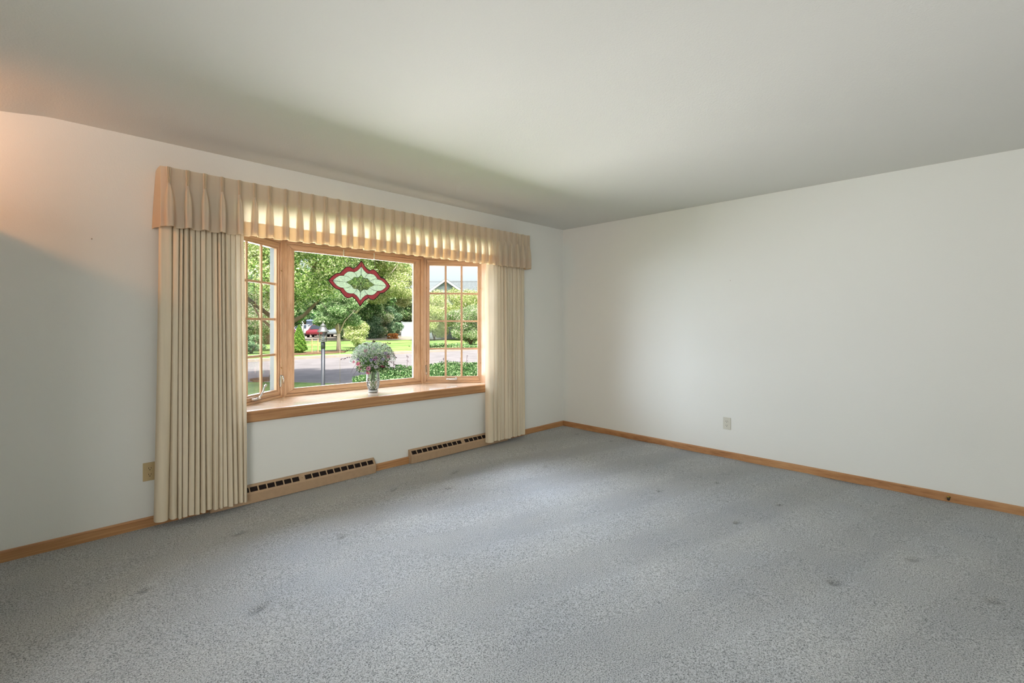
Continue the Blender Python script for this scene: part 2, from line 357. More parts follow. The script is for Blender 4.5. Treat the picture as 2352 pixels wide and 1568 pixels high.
# side jamb boards between wall and window
m = MB(); m.box((OX0 - .001, WY + .001, .644), (OX0 + .016, 3.842, 1.984), (0, 0, 1)); m.box((OX1 - .016, WY + .001, .644), (OX1 + .001, 3.842, 1.984), (0, 0, 1))
struct(m.build('trim_3', 'oak_window', fn=settle))
# corner posts and outside skirt below the bay
for px_, py_ in (P1, P2):
    struct(MB().prism([(px_ - .02, py_ + .004, .644), (px_, py_ - .006, .644), (px_ + .02, py_ + .004, .644), (px_ + .03, py_ + .10, .644), (px_ - .03, py_ + .10, .644)], (0, 0, 1.34)).build('trim_4', 'oak_window', fn=settle))
struct(MB().prism([(x, y, .1) for x, y in [(OX0 + .01, WY + T + .001), (OX1 - .01, WY + T + .001), (P2[0] + .03, P2[1] + .06), (P1[0] - .03, P1[1] + .06)]], (0, 0, .464), (1, 0, 0)).build('wall_bay_skirt', 'trim_white'))

def window_unit(name, A, B, out, gl0, gl1, gz0, gz1, cols, rows, od=.085):
    """A->B along the room face, out = outward normal. gl0/gl1: glass margins at A and B"""
    A = Vector((A[0], A[1], 0)); B = Vector((B[0], B[1], 0)); D = (B - A); L = D.length; D.normalize(); O = Vector((out[0], out[1], 0)).normalized()
    W = lambda a, d, z: tuple(A + D * a + O * d + Vector((0, 0, z)))
    root = bpy.data.objects.new(name, None); COL.objects.link(root); root.location = settle(tuple((A + B) / 2 + Vector((0, 0, SZ)))); struct(root)
    rl = Vector(root.location)
    def fin(m, nm, mat, **p):
        o = m.build(nm, mat, None, settle, **p); o.parent = root; o.matrix_parent_inverse = Matrix.Translation(-rl); return o
    Z0, Z1 = SZ + .0005, 1.9835
    def ring(m, a0, a1, z0, z1, ia0, ia1, iz0, iz1, d0, d1):
        outer = [(a0, z0), (a1, z0), (a1, z1), (a0, z1)]; inner = [(ia0, iz0), (ia1, iz0), (ia1, iz1), (ia0, iz1)]
        for i in range(4):
            j = (i + 1) % 4; quad = [outer[i], outer[j], inner[j], inner[i]]
            m.prism([W(a, d0, z) for a, z in quad], tuple(O * (d1 - d0)), tuple(D) if i % 2 == 0 else (0, 0, 1))
    e = .0008
    m = MB(); ring(m, e, L - e, Z0, Z1, .030, L - .030, Z0 + .020, Z1 - .028, 0, .09); bev(fin(m, 'frame', 'oak_window'), .003)
    # sash: outer moulded face then a bead stepping back to the glass
    b0, b1 = gl0 - .016, gl1 - .016
    m = MB(); ring(m, .0305, L - .0305, Z0 + .0205, Z1 - .0285, b0, L - b1, gz0 - .014, gz1 + .014, .010, .045); bev(fin(m, 'sash', 'oak_window'), .004)
    m = MB(); ring(m, b0 - .004, L - b1 + .004, gz0 - .018, gz1 + .018, gl0, L - gl1, gz0, gz1, .020, .043); fin(m, 'glazing_bead', 'oak_window')
    m = MB(); ring(m, b0 - .004, L - b1 + .004, gz0 - .018, gz1 + .018, gl0 - .007, L - gl1 + .007, gz0 - .007, gz1 + .007, .0455, od); fin(m, 'outer_frame', 'exterior_paint')
    fin(MB().prism([W(gl0 + .001, .046, gz0 + .001), W(L - gl1 - .001, .046, gz0 + .001), W(L - gl1 - .001, .046, gz1 - .001), W(gl0 + .001, .046, gz1 - .001)], tuple(O * .004)), 'glass', 'window_glass')
    gw = L - gl0 - gl1
    for k in range(1, cols):
        a = gl0 + gw * k / cols; fin(MB().prism([W(a - .0105, .034, gz0), W(a + .0105, .034, gz0), W(a + .0105, .034, gz1), W(a - .0105, .034, gz1)], tuple(O * .010), (0, 0, 1)), 'muntin', 'oak_window')
    for k in range(1, rows):
        z = gz0 + (gz1 - gz0) * k / rows
        for c in range(cols):
            a0 = gl0 + gw * c / cols + (.0105 if c else 0); a1 = gl0 + gw * (c + 1) / cols - (.0105 if c < cols - 1 else 0)
            fin(MB().prism([W(a0, .035, z - .0095), W(a1, .035, z - .0095), W(a1, .035, z + .0095), W(a0, .035, z + .0095)], tuple(O * .009), tuple(D)), 'muntin', 'oak_window')
    return W, fin, L
fl = Vector((P3[0] - P2[0], P3[1] - P2[1])).length
Wl, finl, Ll = window_unit('window_1', P0, P1, (-.602, .799), .060, .062, .712, 1.899, 3, 4)
Wc, finc, Lc = window_unit('window_2', P1, P2, (0, 1), .098, .110, .709, 1.903, 1, 1, .056)
Wr, finr, Lr = window_unit('window_3', P2, P3, (.602, .799), .063, .056, .712, 1.896, 3, 4, .056)
# crank operators: base plate, folded arm, knob
def crank(W, fin, a, flip, lifted):
    m = MB(); pr = [W(a - .045, -.002, .672), W(a + .045, -.002, .672), W(a + .038, -.022, .676), W(a - .038, -.022, .676)]
    m.prism(pr, (0, 0, .016)); o = bev(fin(m, 'crank_base', 'chrome', label='chrome crank base on the bottom rail'), .003)
    if lifted:
        pts = [W(a + .0, -.028, .684), W(a + .02, -.034, .705), W(a + .045, -.036, .735), W(a + .06, -.036, .765), W(a + .078, -.034, .778)]
        r = [.008, .007, .006, .007, .005]
    else:
        pts = [W(a + .03 * flip, -.022, .692), W(a, -.026, .690), W(a - .04 * flip, -.026, .687), W(a - .075 * flip, -.024, .687)]
        r = [.009, .007, .006, .006]
    fin(MB().tube(pts, r, 8), 'crank_arm', 'chrome')
    kn = pts[0] if not lifted else pts[-1]
    fin(MB().lathe([(.002, -.011), (.010, -.006), (.011, 0), (.008, .008), (.001, .011)], kn, 12), 'crank_knob', 'chrome')
crank(Wl, finl, Ll * .44, 1, True); crank(Wr, finr, Lr * .50, 1, False)
# sash locks and the little screen clips
def lock(W, fin, a, mat):
    m = MB().box((0, 0, 0), (1, 1, 1)); m.v = [W(a + (x - .5) * .020, .006 - y * .008, .735 + z * .10) for x, y, z in m.v]; bev(fin(m, 'lock_plate', mat), .003)
    fin(MB().tube([W(a, -.004, .83), W(a, -.016, .825), W(a, -.022, .80), W(a + .003, -.018, .765)], [.006, .007, .006, .005], 8), 'lock_lever', mat)
lock(Wl, finl, Ll - .030, 'chrome'); lock(Wr, finr, .030, 'bronze_metal')
for W, fin, a, z in ((Wl, finl, Ll - .034, 1.72), (Wl, finl, Ll - .034, .90), (Wr, finr, .034, 1.66), (Wr, finr, .034, .88), (Wr, finr, Lr - .026, 1.66), (Wr, finr, Lr - .026, .86)):
    fin(MB().tube([W(a, .0, z), W(a, -.008, z - .003), W(a, -.010, z - .012)], [.003, .003, .002], 6), 'screen_clip', 'brass')

# ------------------------------------------------------------------ curtains, valance
def fold_wall(edges_bot, squeeze, xc, y0, amps, z0, z1, rows=26, seg=12, seed=1):
    r = random.Random(seed); cols = []; ph = [r.uniform(-1, 1) for _ in edges_bot]
    pts = []
    for i in range(len(edges_bot) - 1):
        for k in range(seg + (i == len(edges_bot) - 2)): pts.append((i, k / seg))
    P = np.zeros((rows, len(pts), 3))
    for ri in range(rows):
        t = ri / (rows - 1); z = z0 + (z1 - z0) * t
        for ci, (i, f) in enumerate(pts):
            e0, e1 = edges_bot[i], edges_bot[i + 1]; w0 = .006 * ph[i] * math.sin(t * 3.0); w1 = .006 * ph[i + 1] * math.sin(t * 3.0)
            x = (e0 + w0) * (1 - f) + (e1 + w1) * f; am = amps[i] * (1 - .25 * t)
            a = f * 2 - 1; prof = max(0, 1 - abs(a) ** 2.6) ** .62
            x += -.22 * (e1 - e0) * math.sin(2 * PI * f) * .5     # folds bulge over their valleys
            y = y0 - am * prof + .004 * math.sin(f * 9 + t * 5 + i)
            x = xc + (x - xc) * (1 - squeeze * t); P[ri, ci] = (x, y, z + (.004 * math.sin(i * 2.1) if ri == 0 else 0))
    return P
def solid(o, th):
    m = o.modifiers.new('thickness', 'SOLIDIFY'); m.thickness = th; m.offset = 0; return o
eL = [.4917, .5663, .6091, .632, .6621, .6975, .7286, .7625, .8045, .8372, .8575, .8884, .9203, .9561, .9866, 1.0107]
eR = [3.2577, 3.345, 3.4083, 3.4482, 3.4946, 3.5427, 3.5812, 3.622, 3.665, 3.702, 3.7437, 3.785, 3.8243]
cl = thing('curtain', 'long cream pleated curtain panel hanging left of the bay window', 'curtain', (.75, 3.63, .05), 'cream curtain panels flanking the bay window')
def child(o, par, loc=None):
    o.parent = par; o.matrix_parent_inverse = Matrix.Translation(-Vector(par.location)); return o
rr = random.Random(5)
child(MB().grid(fold_wall(eL, .10, .76, 3.655, [.050] + [rr.uniform(.045, .075) for _ in eL], .045, 2.16, seed=2)).build('panel', 'curtain_cloth'), cl)
cr = thing('curtain', 'long cream pleated curtain panel hanging right of the bay window', 'curtain', (3.53, 3.63, .05), 'cream curtain panels flanking the bay window')
child(MB().grid(fold_wall(eR, .03, 3.54, 3.655, [.055] + [rr.uniform(.035, .062) for _ in eR], .04, 2.16, seed=3)).build('panel', 'curtain_cloth'), cr)
# rods on brackets, hidden behind the valance
rod = thing('curtain_rod', 'white traverse rod behind the pleated valance', 'curtain rod', (2.16, 3.62, 2.17))
child(MB().box((.53, 3.606, 2.158), (3.80, 3.622, 2.186)).build('rail', 'white_vinyl'), rod)
for x in (.56, 1.4, 2.2, 3.0, 3.77): child(MB().box((x, 3.622, 2.162), (x + .02, WY, 2.182), (0, 1, 0)).build('bracket', 'white_vinyl'), rod)
# valance
VY, VZ0, VZ1 = 3.555, 1.874, 2.242
pl = [.5549, .6511, .7438, .8426, .944, 1.0383, 1.1326, 1.2429, 1.3397, 1.4337, 1.5327, 1.6304, 1.7244, 1.8222, 1.9221, 2.0153, 2.1113, 2.2112, 2.3083, 2.4046, 2.5003, 2.5971, 2.689, 2.7941, 2.8893, 2.9902, 3.0765, 3.1675, 3.2525, 3.3422, 3.4356, 3.525, 3.6194, 3.7074, 3.8000]
def valance_rows():
    return [0, .04, .08, .12, .16, .20, .24, .27, .29, .31, .335, .36, .40, .45, .5, .56, .62, .68, .74, .8, .86, .92, .97, 1.0]
def valance_sheet(t0, dy, flare=True):
    R = random.Random(21); par = [(R.uniform(-1, 1), R.uniform(.85, 1.15), R.uniform(-1, 1)) for _ in pl]
    rows = [t for t in valance_rows() if t >= t0]; out = []
    for t in rows:
        z = VZ1 - (VZ1 - VZ0) * t; row = []
        # left return: from the wall round the front corner
        for k in range(7):
            f = k / 6; row.append((.512 - .016 * t * (1 - f) - .004 * math.sin(f * 3 + t * 2), WY - .002 + (VY - WY + .012) * f + dy * f, z + .003 * math.sin(f * 5) * (t > .95)))
        for k in (1, 2): a = k / 3 * PI / 2; row.append((.522 - .012 * math.cos(a), VY + .012 - .012 * math.sin(a) + dy, z))
        for i, c in enumerate(pl):
            lean, wdv, wob = par[i]
            if t < .30:      # three fanned fingers narrowing to the tack
                u = t / .30; hw = (.0125 - .0045 * u) * wdv; am = .015 - .003 * u; xx = c + .003 * lean * (1 - u)
                for k in range(25):
                    s = k / 24 * 2 - 1; pr = abs(math.cos(s * 1.5 * PI)) ** .55 * (1 if abs(s) < .999 else 0); pr = pr * (.85 + .15 * math.cos(s * PI / 2)); row.append((xx + s * hw, VY - am * pr + dy, z))
            else:            # opens into one rounded fold
                u = (t - .30) / .70; g = 1 - (1 - u) ** 4.2; hw = (.008 + .0175 * g - .0015 * u) * wdv; am = .013 + .026 * g; xx = c + .004 * wob * u
                for k in range(25):
                    s = k / 24 * 2 - 1; pr = (1 - abs(s) ** 3.2) ** .6 if abs(s) < 1 else 0
                    pr *= 1 - .10 * math.exp(-((s - .15 * lean) / .25) ** 2) * (1 - u) * 2
                    row.append((xx + s * hw + (.10 * hw * math.sin(s * PI)) * g, VY - am * pr + .006 * u * (1 - pr) + dy, z + .0025 * math.sin(s * 4 + i) * (t > .95)))
            if i < len(pl) - 1:
                d = pl[i + 1] - c
                for k in range(1, 5): f = .27 + .46 * k / 5; row.append((c + d * f, VY + (.008 * math.sin(f * PI)) * t + dy, z - .0015 * (t > .95)))
        for k in (1, 2): a = k / 3 * PI / 2; row.append((3.822 + .012 * math.sin(a), VY + .012 - .012 * math.cos(a) + dy, z))
        for k in range(6): f = k / 5; row.append((3.834 + .004 * t * f, VY + .014 + (WY - VY - .016) * f + dy * (1 - f), z))
        out.append(row)
    return np.array(out)
va = thing('valance', 'cream pinch-pleated valance running along the top of the bay window', 'valance', (2.16, 3.56, 1.87))
child(MB().grid(valance_sheet(0, 0)).build('pleated_front', 'valance_cloth'), va)
bk = MB()
for c in pl:       # cloth gathered inside each pleat, and the stiff header behind the top
    bk.grid([[(c + s_ * (.010 + .013 * min(1, (t - .27) * 3)), VY + .002 - .004 * (1 - abs(s_)), VZ1 - (VZ1 - VZ0) * t) for s_ in (-1, -.5, 0, .5, 1)] for t in (.27, .35, .5, .7, .85, .985)])
    bk.grid([[(c + s_ * (.009 + .011 * min(1, (t - .27) * 3)), VY - .008 - .006 * (1 - abs(s_)), VZ1 - (VZ1 - VZ0) * t) for s_ in (-1, -.5, 0, .5, 1)] for t in (.27, .35, .5, .7, .85, .98)])
child(bk.build('pleat_lining', 'valance_cloth'), va)
child(MB().grid([[(x, VY + .006, VZ1 - .003 - (VZ1 - VZ0) * t) for x in np.linspace(.525, 3.82, 30)] for t in (0, .1, .2, .33)]).build('header_band', 'hem_cloth'), va)
child(MB().grid(valance_sheet(.74, .0035)).build('hem', 'hem_cloth', label='doubled hem band along the lower edge'), va)

# ------------------------------------------------------------------ floor registers
def register(x0, x1, label, nslots=10):
    r = thing('floor_register', label, 'floor register', ((x0 + x1) / 2, 3.69, 0), 'metal baseboard registers under the window')
    # profile: y (towards the room) and z
    yt, zt, yb, zb, y0, ym = WY - .0005, .120, 3.667, .068, 3.672, 3.700
    xm = (x0 + x1) / 2; half = (x1 - x0) / 2; pitch = (half - .030) / nslots; slots = []
    for s in (-1, 1):
        for k in range(nslots): c = xm + s * (.018 + pitch * (k + .5)); slots.append((c - pitch * .43, c + pitch * .43))
    slots.sort(); n = Vector((0, yb - (yt - .012), zb - zt)); Lf = n.length; n.normalize()
    F = lambda f, dep=0: (yt - .012 + (yb - yt + .012) * f + dep * .66, zt + (zb - zt) * f - dep * .75)
    f0, f1 = .24, .78; m = MB()
    def strip(xa, xb, fa, fb):
        a, b, c, d = F(fa), F(fb), F(fb, .004), F(fa, .004); m.prism([(xa, *a), (xa, *b), (xa, *c), (xa, *d)], (xb - xa, 0, 0), (1, 0, 0))
    strip(x0, x1, 0, f0); strip(x0, x1, f1, 1); px = x0
    for a, b in slots: strip(px, a, f0, f1); px = b
    strip(px, x1, f0, f1)
    m.box((x0, yt - .0135, zt - .004), (x1, yt, zt)); o = child(m.build('face', 'register_metal'), r)
    m = MB().prism([(x0, yb, zb), (x0, y0, .0), (x0, y0 + .004, 0), (x0, yb + .004, zb)], (x1 - x0, 0, 0), (1, 0, 0)); child(m.build('skirt', 'register_metal'), r)
    for xa in (x0 - .001, x1 - .002):
        child(MB().prism([(xa, yt, 0), (xa, yt, zt), (xa, yt - .012, zt), (xa, yb, zb), (xa, y0, 0)], (.003, 0, 0)).build('end_cap', 'register_metal'), r)
    bk = MB(); a, b = F(.12, .014), F(.92, .014); bk.prism([(x0 + .01, *a), (x0 + .01, *b), (x0 + .01, b[0] + .002, b[1]), (x0 + .01, a[0] + .002, a[1])], (x1 - x0 - .02, 0, 0)); child(bk.build('backing', 'register_dark'), r)
    for a, b in slots:
        lm = MB()
        for q_ in range(1, 5):
            f = f0 + (f1 - f0) * q_ / 5; y, z = F(f, .003); lm.prism([(a, y, z - .0012), (a, y + .006, z - .004), (a, y + .006, z - .0028), (a, y, z + .0006)], (b - a, 0, 0))
        child(lm.build('louver', 'register_dark'), r)
    y, z = F(.5, -.001); child(MB().lathe([(.004, 0), (.003, .0015), (.0005, .002)], (xm, y, z), 8).build('screw', 'brass'), r)
register(.80, 2.02, 'beige metal baseboard register under the window beside the left curtain')
register(2.373, 3.60, 'beige metal baseboard register running behind the right curtain')

# ------------------------------------------------------------------ outlets, door stop, wall marks
def outlet(loc, rz, label, mat, flip=1):
    o = thing('wall_outlet', label, 'outlet', loc, None, rz)
    bev(MB().box((-.035, -.006, -.0575), (.035, 0, .0575), (0, 0, 1)).build('cover_plate', mat, o), .0025)
    for s in (-1, 1):
        pts = [(.017 * math.cos(a), .0145 * math.sin(a)) for a in [2 * PI * k / 20 for k in range(20)]]
        sk = MB().prism([(max(-.0145, min(.0145, x)), -.0085, z + s * .0195) for x, z in pts], (0, .003, 0)).build('socket', mat, o)
        for bx, h in ((-.006, .0045), (.006, .0038)): MB().box((bx - .0011, -.0091, s * .0195 + .003 - h), (bx + .0011, -.0084, s * .0195 + .003 + h)).build('slot', 'slot_dark', sk)
        MB().box((-.0024, -.0091, s * .0195 - .0105), (.0024, -.0084, s * .0195 - .006)).build('slot', 'slot_dark', sk)
    MB().prism([(.003 * math.cos(k * PI / 4), -.008, .003 * math.sin(k * PI / 4)) for k in range(8)], (0, .003, 0)).build('screw', mat, o)
outlet((.482, WY - .0003, .343), 0, 'tan duplex outlet on the wall partly behind the left curtain', 'ivory_plastic')
outlet((WX - .0003, 1.731, .323), -PI / 2, 'off-white duplex outlet low on the bare right wall', 'white_plastic')
ds = thing('door_stop', 'small brass door stop screwed into the right baseboard', 'door stop', (WX - .012, .18, .03))
child(MB().tube([(WX - .012, .18, .03), (WX - .05, .18, .028)], .004, 8).build('rod', 'brass'), ds)
child(MB().tube([(WX - .013, .18, .03), (WX - .016, .18, .03)], .010, 12).build('flange', 'brass'), ds)
child(MB().tube([(WX - .05, .18, .028), (WX - .064, .18, .027)], [.009, .008], 12).build('rubber_tip', 'rubber'), ds)
def nail(loc, label):
    tag(MB().tube([loc, (loc[0] + (-.006 if abs(loc[0] - WX) < .01 else .0), loc[1] + (-.006 if abs(loc[1] - WY) < .01 else 0), loc[2] + .002)], [.0022, .0022], 6).build('nail', 'bronze_metal'), label, 'nail')
nail((.208, WY, 1.775), 'tiny picture nail in the wall left of the valance'); nail((WX, 1.70, 1.68), 'tiny picture nail in the middle of the right wall')

# ------------------------------------------------------------------ stained glass hanging
SG = thing('stained_glass_panel', 'hanging ruby-bordered leaded glass ornament in the centre window', 'stained glass', (2.135, 4.165, 1.652))
SGA, SGB, TILT = .312, .2165, math.radians(-1.9)
def sg(u, v, d=0):
    x, z = u * SGA, v * SGB; return (x * math.cos(TILT) - z * math.sin(TILT), d, x * math.sin(TILT) + z * math.cos(TILT))
def curve(pts, n=7):
    """Catmull-Rom through the points"""
    out = []; P = [pts[0]] + list(pts) + [pts[-1]]
    for i in range(1, len(P) - 2):
        for k in range(n):
            t = k / n; a, b, c, d = [np.array(p) for p in P[i - 1:i + 3]]
            out.append(tuple(.5 * ((2 * b) + (-a + c) * t + (2 * a - 5 * b + 4 * c - d) * t * t + (-a + 3 * b - 3 * c + d) * t ** 3)))
    out.append(tuple(pts[-1])); return out
o1 = curve([(0, 1), (-.07, .86), (-.16, .70), (-.268, .60)]); o2 = curve([(-.268, .60), (-.36, .665), (-.46, .645), (-.56, .52), (-.665, .345)]); o3 = curve([(-.665, .345), (-.78, .31), (-.90, .17), (-1, 0)])
i1 = curve([(0, .76), (-.06, .64), (-.14, .53), (-.225, .46)]); i2 = curve([(-.225, .46), (-.31, .475), (-.41, .455), (-.49, .375), (-.555, .26)]); i3 = curve([(-.555, .26), (-.68, .235), (-.79, .13), (-.872, 0)])
diag = curve([(-.225, .46), (-.16, .36), (-.115, .235)]); petal = curve([(0, 0), (-.045, .13), (-.115, .235)]); petal2 = curve([(-.115, .235), (-.2, .255), (-.255, .20), (-.287, .13)])
arcL = curve([(-.555, .26), (-.44, .25), (-.35, .19), (-.287, .13)]); lens1 = curve([(-.287, .13), (-.37, .07), (-.455, 0)]); lens2 = curve([(0, 0), (-.10, .09), (-.19, .125), (-.287, .13)])
star = curve([(0, .42), (-.03, .33), (-.115, .235)])
lines = []; rev = lambda c: list(c)[::-1]
def piece(poly, mat):
    poly = [p for i, p in enumerate(poly) if i == 0 or (abs(p[0] - poly[i - 1][0]) + abs(p[1] - poly[i - 1][1])) > 1e-5]
    if abs(poly[0][0] - poly[-1][0]) + abs(poly[0][1] - poly[-1][1]) < 1e-5: poly = poly[:-1]
    MB().prism([sg(u, v, -.0015) for u, v in poly], (0, .003, 0)).build('glass_piece', mat, SG)
for su in (1, -1):
    for sv in (1, -1):
        M_ = lambda c: [(u * su, v * sv) for u, v in c]
        piece(M_(o1 + rev(i1)), 'ruby_glass'); piece(M_(o2 + rev(i2)), 'ruby_glass'); piece(M_(o3 + rev(i3)), 'ruby_glass')
        piece(M_(i1 + diag[1:] + rev(star)[1:]), 'rippled_glass')
        piece(M_(i2 + arcL[1:] + rev(petal2)[1:] + rev(diag)[1:]), 'rippled_glass')
        piece(M_(i3 + [(-.455, 0)] + rev(lens1)[1:] + rev(arcL)[1:]), 'rippled_glass')
        piece(M_(petal + petal2[1:] + rev(lens2)[1:]), 'bevel_glass')
        piece(M_(lens2 + lens1[1:]), 'bevel_glass')
        piece(M_(star + rev(petal)[1:]), 'bevel_glass')
        for c, r in ((o1, 3.4), (o2, 3.4), (o3, 3.4), (i1, 1.7), (i2, 1.7), (i3, 1.7), (diag, 1.5), (petal, 1.5), (petal2, 1.5), (arcL, 1.5), (lens1, 1.5), (lens2, .6), (star, 1.5), ([(-.268, .60), (-.225, .46)], 1.7), ([(-.665, .345), (-.555, .26)], 1.7)): lines.append((M_(c), r * .001))
for s in (1, -1): lines += [([(0, s), (0, .42 * s)], .0019), ([(s, 0), (.455 * s, 0)], .0017)]
lm = MB()
for c, r in lines: lm.tube([sg(u, v) for u, v in c], r, 6)
lm.lathe([(.004, -.004), (.006, 0), (.004, .004)], (0, 0, 0), 8); lm.build('lead_came', 'lead', SG)
# hanger clips on the head rail and thin lines down to the panel
for x, u in ((1.985, -.47), (2.295, .47)):
    h = thing('hanger_clip', ('left' if u < 0 else 'right') + ' clear plastic clip on the centre window head holding the leaded glass ornament', 'clip', (x, 4.205, 1.93))
    bev(child(MB().box((x - .004, 4.200, 1.902), (x + .004, 4.209, 1.962), (0, 0, 1)).build('clip_strip', 'white_plastic'), h), .002)
    e = sg(u, .62); child(MB().tube([(x, 4.200, 1.905), (2.135 + e[0], 4.165, 1.652 + e[2])], .0005, 4).build('hanging_line', 'white_plastic'), h)

# ------------------------------------------------------------------ vase and bouquet
VX, VYY, VZ = 2.154, 3.966, .6448
vase = thing('vase', 'cut crystal vase standing on the oak window sill', 'vase', (VX, VYY, VZ))
prof = [(.036, 0), (.042, .004), (.044, .012), (.040, .02), (.046, .035), (.054, .06), (.058, .09), (.059, .12), (.058, .15), (.057, .18), (.0575, .2), (.0585, .208)]
NS = 48
prof_f = []
for i in range(len(prof) - 1):
    for k in range(4): f = k / 4; prof_f.append((prof[i][0] * (1 - f) + prof[i + 1][0] * f, prof[i][1] * (1 - f) + prof[i + 1][1] * f))
prof_f.append(prof[-1])
def cut(i, k):
    z = prof_f[i][1]; a = k / NS * 12
    if .03 < z < .125:
        d1 = abs(((a + z * 42) % 2) - 1); d2 = abs(((a - z * 42) % 2) - 1); return 1 - .035 * (max(0, 1 - d1 * 3) + max(0, 1 - d2 * 3))
    if z >= .125: return 1 - .03 * abs(math.sin(a * PI / 2))
    return 1
m = MB().lathe(prof_f, (0, 0, 0), NS, False, cut); m.f = [f for f in m.f if len(f) == 4]; m.g = m.g[:len(m.f)]; m.sm = m.sm[:len(m.f)]
inner = [(r - .006, z) for r, z in prof if z > .012][::-1]; inner = [(prof[-1][0], prof[-1][1])] + inner + [(.001, .014)]
m.lathe(inner, (0, 0, 0), NS, True)
m.lathe([(.0005, 0), (.036, 0)], (0, 0, 0), NS, True); m.build('cut_body', 'crystal', vase)
MB().lathe([(.0355, .016), (.047, .06), (.050, .12), (.0005, .121)], (0, 0, 0), 24).build('water', 'window_glass', vase)
def vr(z): return np.interp(z, [p[1] for p in prof], [p[0] for p in prof]) + .0004
for sgn in (1, -1):
    for k in range(12):
        MB().tube([(vr(z) * math.cos(2 * PI * k / 12 + sgn * (z - .03) * 12), vr(z) * math.sin(2 * PI * k / 12 + sgn * (z - .03) * 12), z) for z in np.linspace(.03, .125, 12)], .0010, 5).build('cut_line', 'cut_glass', vase)
for k in range(16):
    MB().tube([(vr(z) * math.cos(2 * PI * k / 16), vr(z) * math.sin(2 * PI * k / 16), z) for z in (.13, .16, .19, .205)], [.0003, .0011, .0011, .0005], 5).build('flute', 'cut_glass', vase)
MB().lathe([(.0425, .003), (.0455, .012), (.0415, .02)], (0, 0, 0), 32).build('foot_ring', 'cut_glass', vase)
MB().lathe([(.0572, .205), (.0592, .2085), (.0552, .2085)], (0, 0, 0), 32).build('rim', 'cut_glass', vase)
bq = thing('bouquet', 'mixed pink, white and lilac flower bouquet in the crystal vase', 'flowers', (VX, VYY, VZ + .12))
# stems
sr = random.Random(4); m = MB()
heads = []
def leafcloud(name, mat, parent, C, size, seed=1, aspect=.5, up=0., tri=False, **p):
    """many small leaf quads at centres C (n x 3)"""
    g = np.random.default_rng(seed); n = len(C); d = g.normal(size=(n, 3)); d[:, 2] += up; d /= np.linalg.norm(d, axis=1)[:, None]
    e = g.normal(size=(n, 3)); e -= (e * d).sum(1)[:, None] * d; e /= np.linalg.norm(e, axis=1)[:, None]
    s = (size * g.uniform(.6, 1.35, n))[:, None]; nn = np.cross(d, e)
    K = 3 if tri else 4
    V = (np.stack([C - d * s + e * s * aspect, C + d * s, C - d * s - e * s * aspect], 1) if tri else np.stack([C - d * s, C + e * s * aspect + nn * s * .12, C + d * s, C - e * s * aspect + nn * s * .12], 1)).reshape(-1, 3)
    me = bpy.data.meshes.new(name); me.vertices.add(K * n); me.vertices.foreach_set('co', V.ravel().astype('f'))
    me.loops.add(K * n); me.loops.foreach_set('vertex_index', np.arange(K * n, dtype='i')); me.polygons.add(n)
    me.polygons.foreach_set('loop_start', np.arange(0, K * n, K, dtype='i')); me.polygons.foreach_set('loop_total', np.full(n, K, 'i'))
    me.update(); me.validate(); me.materials.append(MATS[mat]); o = bpy.data.objects.new(name, me); COL.objects.link(o)
    if parent: o.parent = parent
    for k, v in p.items(): o[k] = v
    return o
right = Vector((.708, -.7062, 0)); fwd = Vector((.7062, .708, 0))
def bp(a, h, d=0): return right * a + fwd * d + Vector((0, 0, h))     # a: across as seen from the room, d: depth, h above bouquet origin
flowers = [(-.125, .205, 'petal_lilac', .020), (-.055, .175, 'petal_lilac', .021), (-.11, .165, 'petal_rose', .020), (-.10, .125, 'petal_pink', .024), (.005, .15, 'petal_white', .019), (-.01, .125, 'petal_pink', .022),
           (.052, .14, 'petal_white', .019), (.048, .18, 'petal_white', .018), (.045, .215, 'petal_purple', .024), (.01, .20, 'petal_lilac', .017), (-.045, .28, 'petal_pink', .020), (.155, .23, 'petal_pink', .018), (.135, .26, 'petal_lilac', .018),
           (.11, .205, 'petal_lilac', .016), (-.16, .18, 'petal_rose', .014), (-.025, .085, 'petal_rose', .018), (-.20, .185, 'petal_white', .016), (.075, .195, 'petal_white', .015), (-.04, .24, 'petal_white', .015), (.10, .14, 'petal_rose', .015), (-.085, .255, 'petal_white', .014), (.03, .30, 'petal_white', .016)]
proto = {}
def flower_mesh(mat):
    if mat not in proto:
        fm = MB(); NP = 9
        for lay, (ln, tilt) in enumerate(((1, .25), (.72, .75))):
            for k in range(NP):
                a = 2 * PI * (k + .5 * lay) / NP; d = Vector((math.cos(a), math.sin(a), 0)); s_ = Vector((-math.sin(a), math.cos(a), 0))
                b0 = d * .12; b1 = d * ln * .6 + Vector((0, 0, tilt * .35)); b2 = d * ln + Vector((0, 0, tilt * .5))
                fm.add([b0 - s_ * .06, b0 + s_ * .06, b1 + s_ * .26, b2 + s_ * .1, b2 - s_ * .1, b1 - s_ * .26], [(0, 1, 2, 5), (5, 2, 3, 4)])
        em = MB().lathe([(.001, .02), (.20, .03), (.22, .12), (.12, .2), (.001, .22)], (0, 0, 0), 10)
        proto[mat] = (fm.mesh('flower', mat), em.mesh('flower_eye', 'flower_eye' if mat != 'petal_rose' else 'petal_rose'))
    return proto[mat]
stems = MB()
